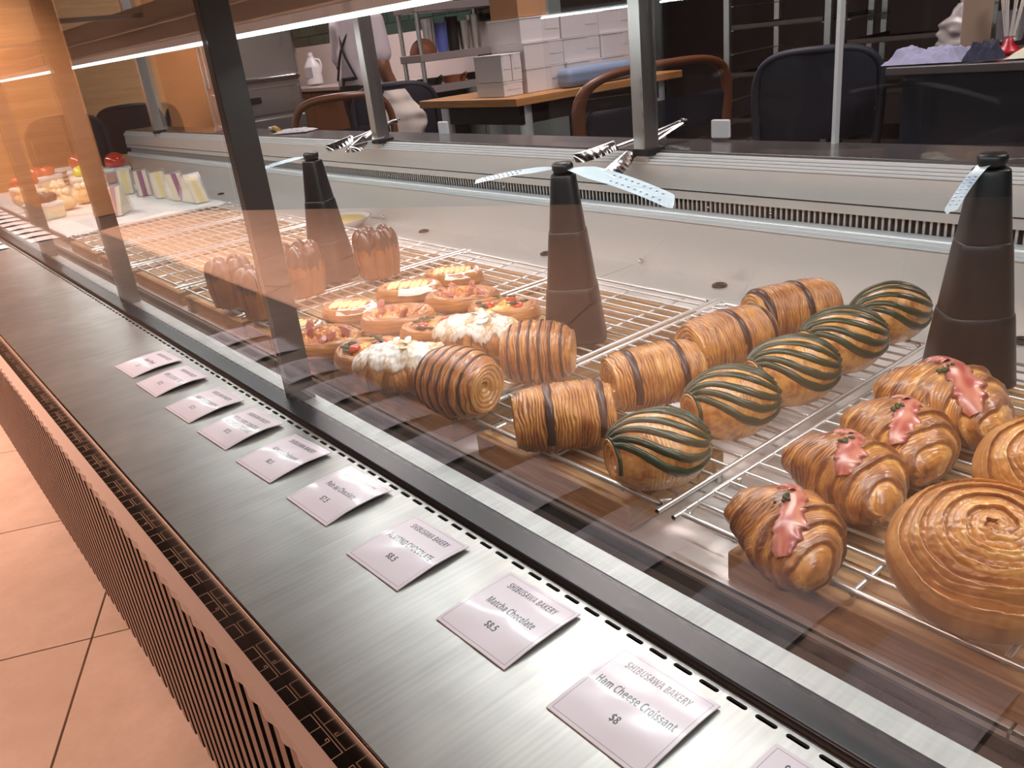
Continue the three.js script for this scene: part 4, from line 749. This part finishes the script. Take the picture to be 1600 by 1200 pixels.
tag(mesh('hanging_bag', surf(20, 24, (u, v) => { const th = v * 6.28318, r = (0.02 + 0.06 * Math.sin(u * 2.2)) * (1 + 0.35 * N(th * 1.5, u * 7)); return [r * Math.cos(th), 0.17 * (1 - u), r * 0.6 * Math.sin(th)]; }, true), std([0.35, 0.32, 0.31], 0.3), scene, [-1.47, D + 0.264, -3.36]), 'crumpled clear plastic bag behind the wooden paddle', 'bag');

// papers and scraper on the rear ledge
tag(mesh('paper_sheet', cloth(0.17, 0.1, 0.012, 3, () => [0.62, 0.60, 0.62]), clothMat, scene, [-3.38, D + 0.2225, -1.565], [0, 0.5, 0]), 'crumpled white paper on the rear ledge, left of the far tongs', 'paper');
{ const t = thing('pastry_brush', 'pastry brush with a yellow wooden handle on the rear ledge', 'brush', [-3.55, D + 0.2225, -1.56], -0.3); mesh('handle', rod([-0.09, 0.012, 0], [0.05, 0.012, 0], 0.011, 10), std([0.62, 0.33, 0.06], 0.4), t); mesh('bristles', lim(-0.16, -0.09, 0.004, 0.016, -0.018, 0.018, 0.003), creamS, t); }

// ---------------------------------------------------------------- the baker, seen from behind
function sdfMesh(caps, c, size, res, k = 0.03, grow = 0) {
  const mc = new MarchingCubes(res, M.card, false, false, 200000), h = size / 2, f = mc.field, s2 = res * res; mc.isolation = 0;
  const bones = caps.map(([a, b, ra, rb]) => { const A = V3(...a), d = V3(...b).sub(A); return [A, d, Math.max(1e-9, d.lengthSq()), ra + grow, rb + grow]; }), p = V3(), q = V3();
  for (let z = 0; z < res; z++) for (let y = 0; y < res; y++) for (let x = 0; x < res; x++) {
    p.set(c[0] + (x - res / 2) / (res / 2) * h, c[1] + (y - res / 2) / (res / 2) * h, c[2] + (z - res / 2) / (res / 2) * h); let D0 = 1e9;
    for (const [A, d, l, ra, rb] of bones) { q.copy(p).sub(A); const t = clamp(q.dot(d) / l), dd = q.addScaledVector(d, -t).length() - (ra + (rb - ra) * t), hh = Math.max(k - Math.abs(D0 - dd), 0) / k; D0 = Math.min(D0, dd) - hh * hh * k * 0.25; }
    f[x + y * res + z * s2] = -D0;
  }
  mc.update(); const n = mc.count, g = new THREE.BufferGeometry(), P = new Float32Array(n * 3); for (let i = 0; i < n; i++) { P[i * 3] = mc.positionArray[i * 3] * h + c[0]; P[i * 3 + 1] = mc.positionArray[i * 3 + 1] * h + c[1]; P[i * 3 + 2] = mc.positionArray[i * 3 + 2] * h + c[2]; }
  g.setAttribute('position', new THREE.BufferAttribute(P, 3)); const m = mergeVertices(g, 1e-5); m.computeVertexNormals(); return m;
}
{ // local frame: faces -z, height 1.6
  const t = thing('person', 'person in a white T-shirt and dark apron straps standing with their back turned', 'person', [-5.05, 0, -2.90], 0.15), skin = std([0.30, 0.13, 0.075], 0.5);
  const torso = [[[0, 1.30, 0.0], [0, 1.05, 0.01], 0.11, 0.12], [[-0.11, 1.27, 0], [0.11, 1.27, 0], 0.075, 0.075], [[-0.09, 1.10, 0.0], [0.09, 1.10, 0], 0.085, 0.085], [[-0.07, 0.90, 0.01], [0.07, 0.90, 0.01], 0.11, 0.11]];
  const armR = [[[0.17, 1.28, 0], [0.23, 1.03, 0.03], 0.052, 0.042], [[0.23, 1.03, 0.03], [0.25, 0.83, -0.06], 0.040, 0.028]], armL = [[[-0.17, 1.28, 0], [-0.23, 1.04, -0.02], 0.052, 0.042], [[-0.23, 1.04, -0.02], [-0.17, 0.95, -0.2], 0.040, 0.028]];
  const legs = [[[-0.085, 0.88, 0], [-0.09, 0.48, 0.01], 0.095, 0.06], [[-0.09, 0.48, 0.01], [-0.09, 0.08, 0.02], 0.058, 0.04], [[0.085, 0.88, 0], [0.09, 0.48, 0.0], 0.095, 0.06], [[0.09, 0.48, 0], [0.09, 0.08, 0.02], 0.058, 0.04], [[-0.09, 0.04, 0.02], [-0.1, 0.035, -0.13], 0.04, 0.032], [[0.09, 0.04, 0.02], [0.1, 0.035, -0.13], 0.04, 0.032]];
  const head = [[[0, 1.36, 0], [0, 1.44, -0.01], 0.048, 0.05], [[0, 1.52, 0.012], [0, 1.50, -0.03], 0.083, 0.078], [[0, 1.45, -0.055], [0, 1.47, -0.05], 0.045, 0.05], [[0, 1.485, -0.115], [0, 1.50, -0.10], 0.012, 0.008], [[-0.085, 1.49, 0], [-0.085, 1.51, 0], 0.014, 0.018], [[0.085, 1.49, 0], [0.085, 1.51, 0], 0.014, 0.018]];
  const hand = (w, d, s) => { const o = [], W = V3(...w), X = V3(...d).normalize(), S = X.clone().cross(V3(0, 0, 1)).normalize().multiplyScalar(s), p = (a, b, c = 0) => W.clone().addScaledVector(X, a).addScaledVector(S, b).add(V3(0, 0, c)).toArray();
    o.push([p(0, 0), p(0.07, 0), 0.024, 0.026], [p(0.04, -0.015), p(0.075, -0.022), 0.02, 0.018], [p(0.04, 0.015), p(0.075, 0.022), 0.02, 0.018]);
    [[-0.03, 0.062], [-0.011, 0.075], [0.009, 0.07], [0.028, 0.055]].forEach(([b, l]) => { o.push([p(0.075, b), p(0.075 + l * 0.55, b * 1.1, -0.012), 0.0095, 0.009], [p(0.075 + l * 0.55, b * 1.1, -0.012), p(0.075 + l * 0.9, b * 1.1, -0.035), 0.009, 0.0075]); });
    o.push([p(0.02, -0.022), p(0.055, -0.05, -0.012), 0.012, 0.010], [p(0.055, -0.05, -0.012), p(0.085, -0.052, -0.028), 0.010, 0.008]); return o; };
  const hR = hand([0.25, 0.835, -0.062], [0.05, -1, -0.35], 1), hL = hand([-0.172, 0.952, -0.195], [0.3, -0.25, -1], -1);
  const strip = g => { for (const k of Object.keys(g.attributes)) if (k !== 'position' && k !== 'normal') g.deleteAttribute(k); return g.index ? g.toNonIndexed() : g; };
  mesh('body', mergeGeometries([sdfMesh([...torso, ...armR, ...armL, ...legs], [0, 0.8, 0], 1.7, 110, 0.04), sdfMesh(head, [0, 1.47, -0.01], 0.34, 72, 0.025), sdfMesh(hR, [0.26, 0.77, -0.09], 0.26, 72, 0.010), sdfMesh(hL, [-0.15, 0.93, -0.28], 0.26, 72, 0.010)].map(strip)), skin, t);
  mesh('shirt', sdfMesh([...torso.slice(0, 3), [[-0.08, 0.95, 0.01], [0.08, 0.95, 0.01], 0.11, 0.11], [[0.165, 1.28, 0], [0.215, 1.10, 0.02], 0.062, 0.062], [[-0.165, 1.28, 0], [-0.215, 1.10, -0.01], 0.062, 0.062]], [0, 1.1, 0], 0.8, 96, 0.04, 0.012), std([0.70, 0.62, 0.68], 0.8), t);
  mesh('trousers', sdfMesh([[[-0.07, 0.89, 0.01], [0.07, 0.89, 0.01], 0.11, 0.11], ...legs.slice(0, 4)], [0, 0.5, 0], 1.1, 96, 0.04, 0.014), M.black, t);
  mesh('hair', sdfMesh([[[0, 1.535, 0.03], [0, 1.54, -0.005], 0.088, 0.085], [[0, 1.47, 0.05], [0, 1.44, 0.055], 0.06, 0.045]], [0, 1.5, 0.02], 0.32, 64, 0.03, 0.004), M.black, t);
  const strap = (a, b) => mesh('apron_strap', tube([a, [(a[0] + b[0]) / 2, (a[1] + b[1]) / 2, 0.145], b], 0.008, 20, 6), M.black, t); strap([-0.10, 1.345, 0.05], [0.10, 0.96, 0.145]); strap([0.10, 1.345, 0.05], [-0.10, 0.96, 0.145]);
  mesh('apron_tie', merge([tube([[-0.16, 0.97, 0.06], [0, 0.965, 0.152], [0.16, 0.97, 0.06]], 0.011, 24, 6), tube([[-0.03, 0.965, 0.15], [-0.05, 0.86, 0.16], [-0.045, 0.74, 0.15]], 0.010, 16, 6)]), M.black, t);
  mesh('apron', surf(30, 12, (u, v) => { const a = Math.PI * (1.02 + 0.96 * u), r = 0.165 + 0.02 * v + 0.006 * Math.sin(u * 30); return [r * Math.cos(a) * 1.05, 0.97 - 0.42 * v, r * Math.sin(a) * 0.9]; }), std([0.70, 0.62, 0.68], 0.85, { side: THREE.DoubleSide }), t);
}

// ---------------------------------------------------------------- chairs between the display case and the kitchen
const bentwood = std([0.14, 0.05, 0.022], 0.35);
function chair(x, z, turn, open, label, wide = 1) { // local +z is the back of the chair
  const t = thing('dining_chair', label, 'chair', [x, 0, z], turn, 'dark chairs behind the display case'); t.scale.x = wide;
  mesh('seat', rbox(0.44, 0.05, 0.42, 0.02, 0, 0.46, 0), navy, t);
  const y0 = open ? 0.66 : 0.62, y1 = open ? 0.80 : 0.93, pad = off => (u, v) => { const s = u * 2 - 1, k = Math.abs(s), c = v > 0.75 ? 0.90 + 0.10 * Math.sqrt(Math.max(0, 1 - Math.pow((v - 0.75) / 0.25, 2))) : 1; return [0.205 * s * c, y0 + (y1 - y0) * v, 0.205 + 0.03 * v - 0.05 * k * k + off]; };
  const a = surf(24, 16, pad(0.010)), b = surf(24, 16, pad(-0.010)); mesh('backrest', mergeGeometries([a, b]), navyPad, t);
  mesh('back_rail', tube([[-0.205, 0.45, 0.175], [-0.225, 0.72, 0.17], [-0.215, 0.86, 0.175], [-0.15, 0.925, 0.20], [0, 0.94, 0.235], [0.15, 0.925, 0.20], [0.215, 0.86, 0.175], [0.225, 0.72, 0.17], [0.205, 0.45, 0.175]], 0.017, 60, 10), open ? bentwood : navy, t);
  for (const sx of [-1, 1]) for (const sz of [-1, 1]) mesh('leg', rod([sx * 0.18, 0.45, sz * 0.16], [sx * 0.22, 0, sz * 0.22], 0.016, 10, 0.011), M.black, t);
}
const navyPad = std([0.012, 0.016, 0.03], 0.6, { side: THREE.DoubleSide });
chair(-2.58, -2.76, 1.52, true, 'wide bentwood seat with dark cushion in front of the white boxes', 1.95);
chair(-1.90, -3.12, 0.54, false, 'navy padded chair in front of the tray trolleys');
chair(-4.10, -2.52, 1.0, false, 'dark chair with a white bag hung on it, below the baker');
chair(-3.72, -1.97, 1.15, true, 'bentwood chair close behind the rear ledge, left of the far tongs');
chair(-6.75, -1.84, 1.3, false, 'dark chair seen past the far end of the rear ledge, left one');
chair(-6.12, -2.14, 1.3, false, 'dark chair seen past the far end of the rear ledge, right one');
chair(-6.12, -1.25, 1.4, false, 'dark chair just beyond the far end of the display case');
tag(mesh('tote_bag', surf(30, 40, (u, v) => { const th = v * 6.28318, r = (0.05 + 0.09 * Math.sin(u * Math.PI * 0.8)) * (1 + 0.25 * N(th, u * 4, 3)); return [r * Math.cos(th), 0.30 * (1 - u), r * 0.45 * Math.sin(th) + 0.02 * N(u * 6, th)]; }, true), std([0.62, 0.55, 0.50], 0.8, { side: THREE.DoubleSide }), scene, [-3.83, 0.62, -2.36], [0, 1.0, 0]), 'crumpled white cloth bag hanging on the back of a dark chair', 'bag');
tag(mesh('flour_sack', rbox(0.10, 0.085, 0.44, 0.03, 0, 0.0425, 0, 4), std([0.22, 0.29, 0.42], 0.6), scene, [-2.93, D + 0.2505, -2.92]), 'pale blue rolled package lying before the white boxes', 'package');
tag(mesh('paper_cup', cyl(0.03, 0.024, 0.08, 20).translate(0, 0.04, 0), std([0.45, 0.33, 0.16], 0.6), scene, [-2.92, D + 0.2505, -3.19]), 'small brown paper cup right of the pale blue package', 'cup');

renderer.render(scene, camera);
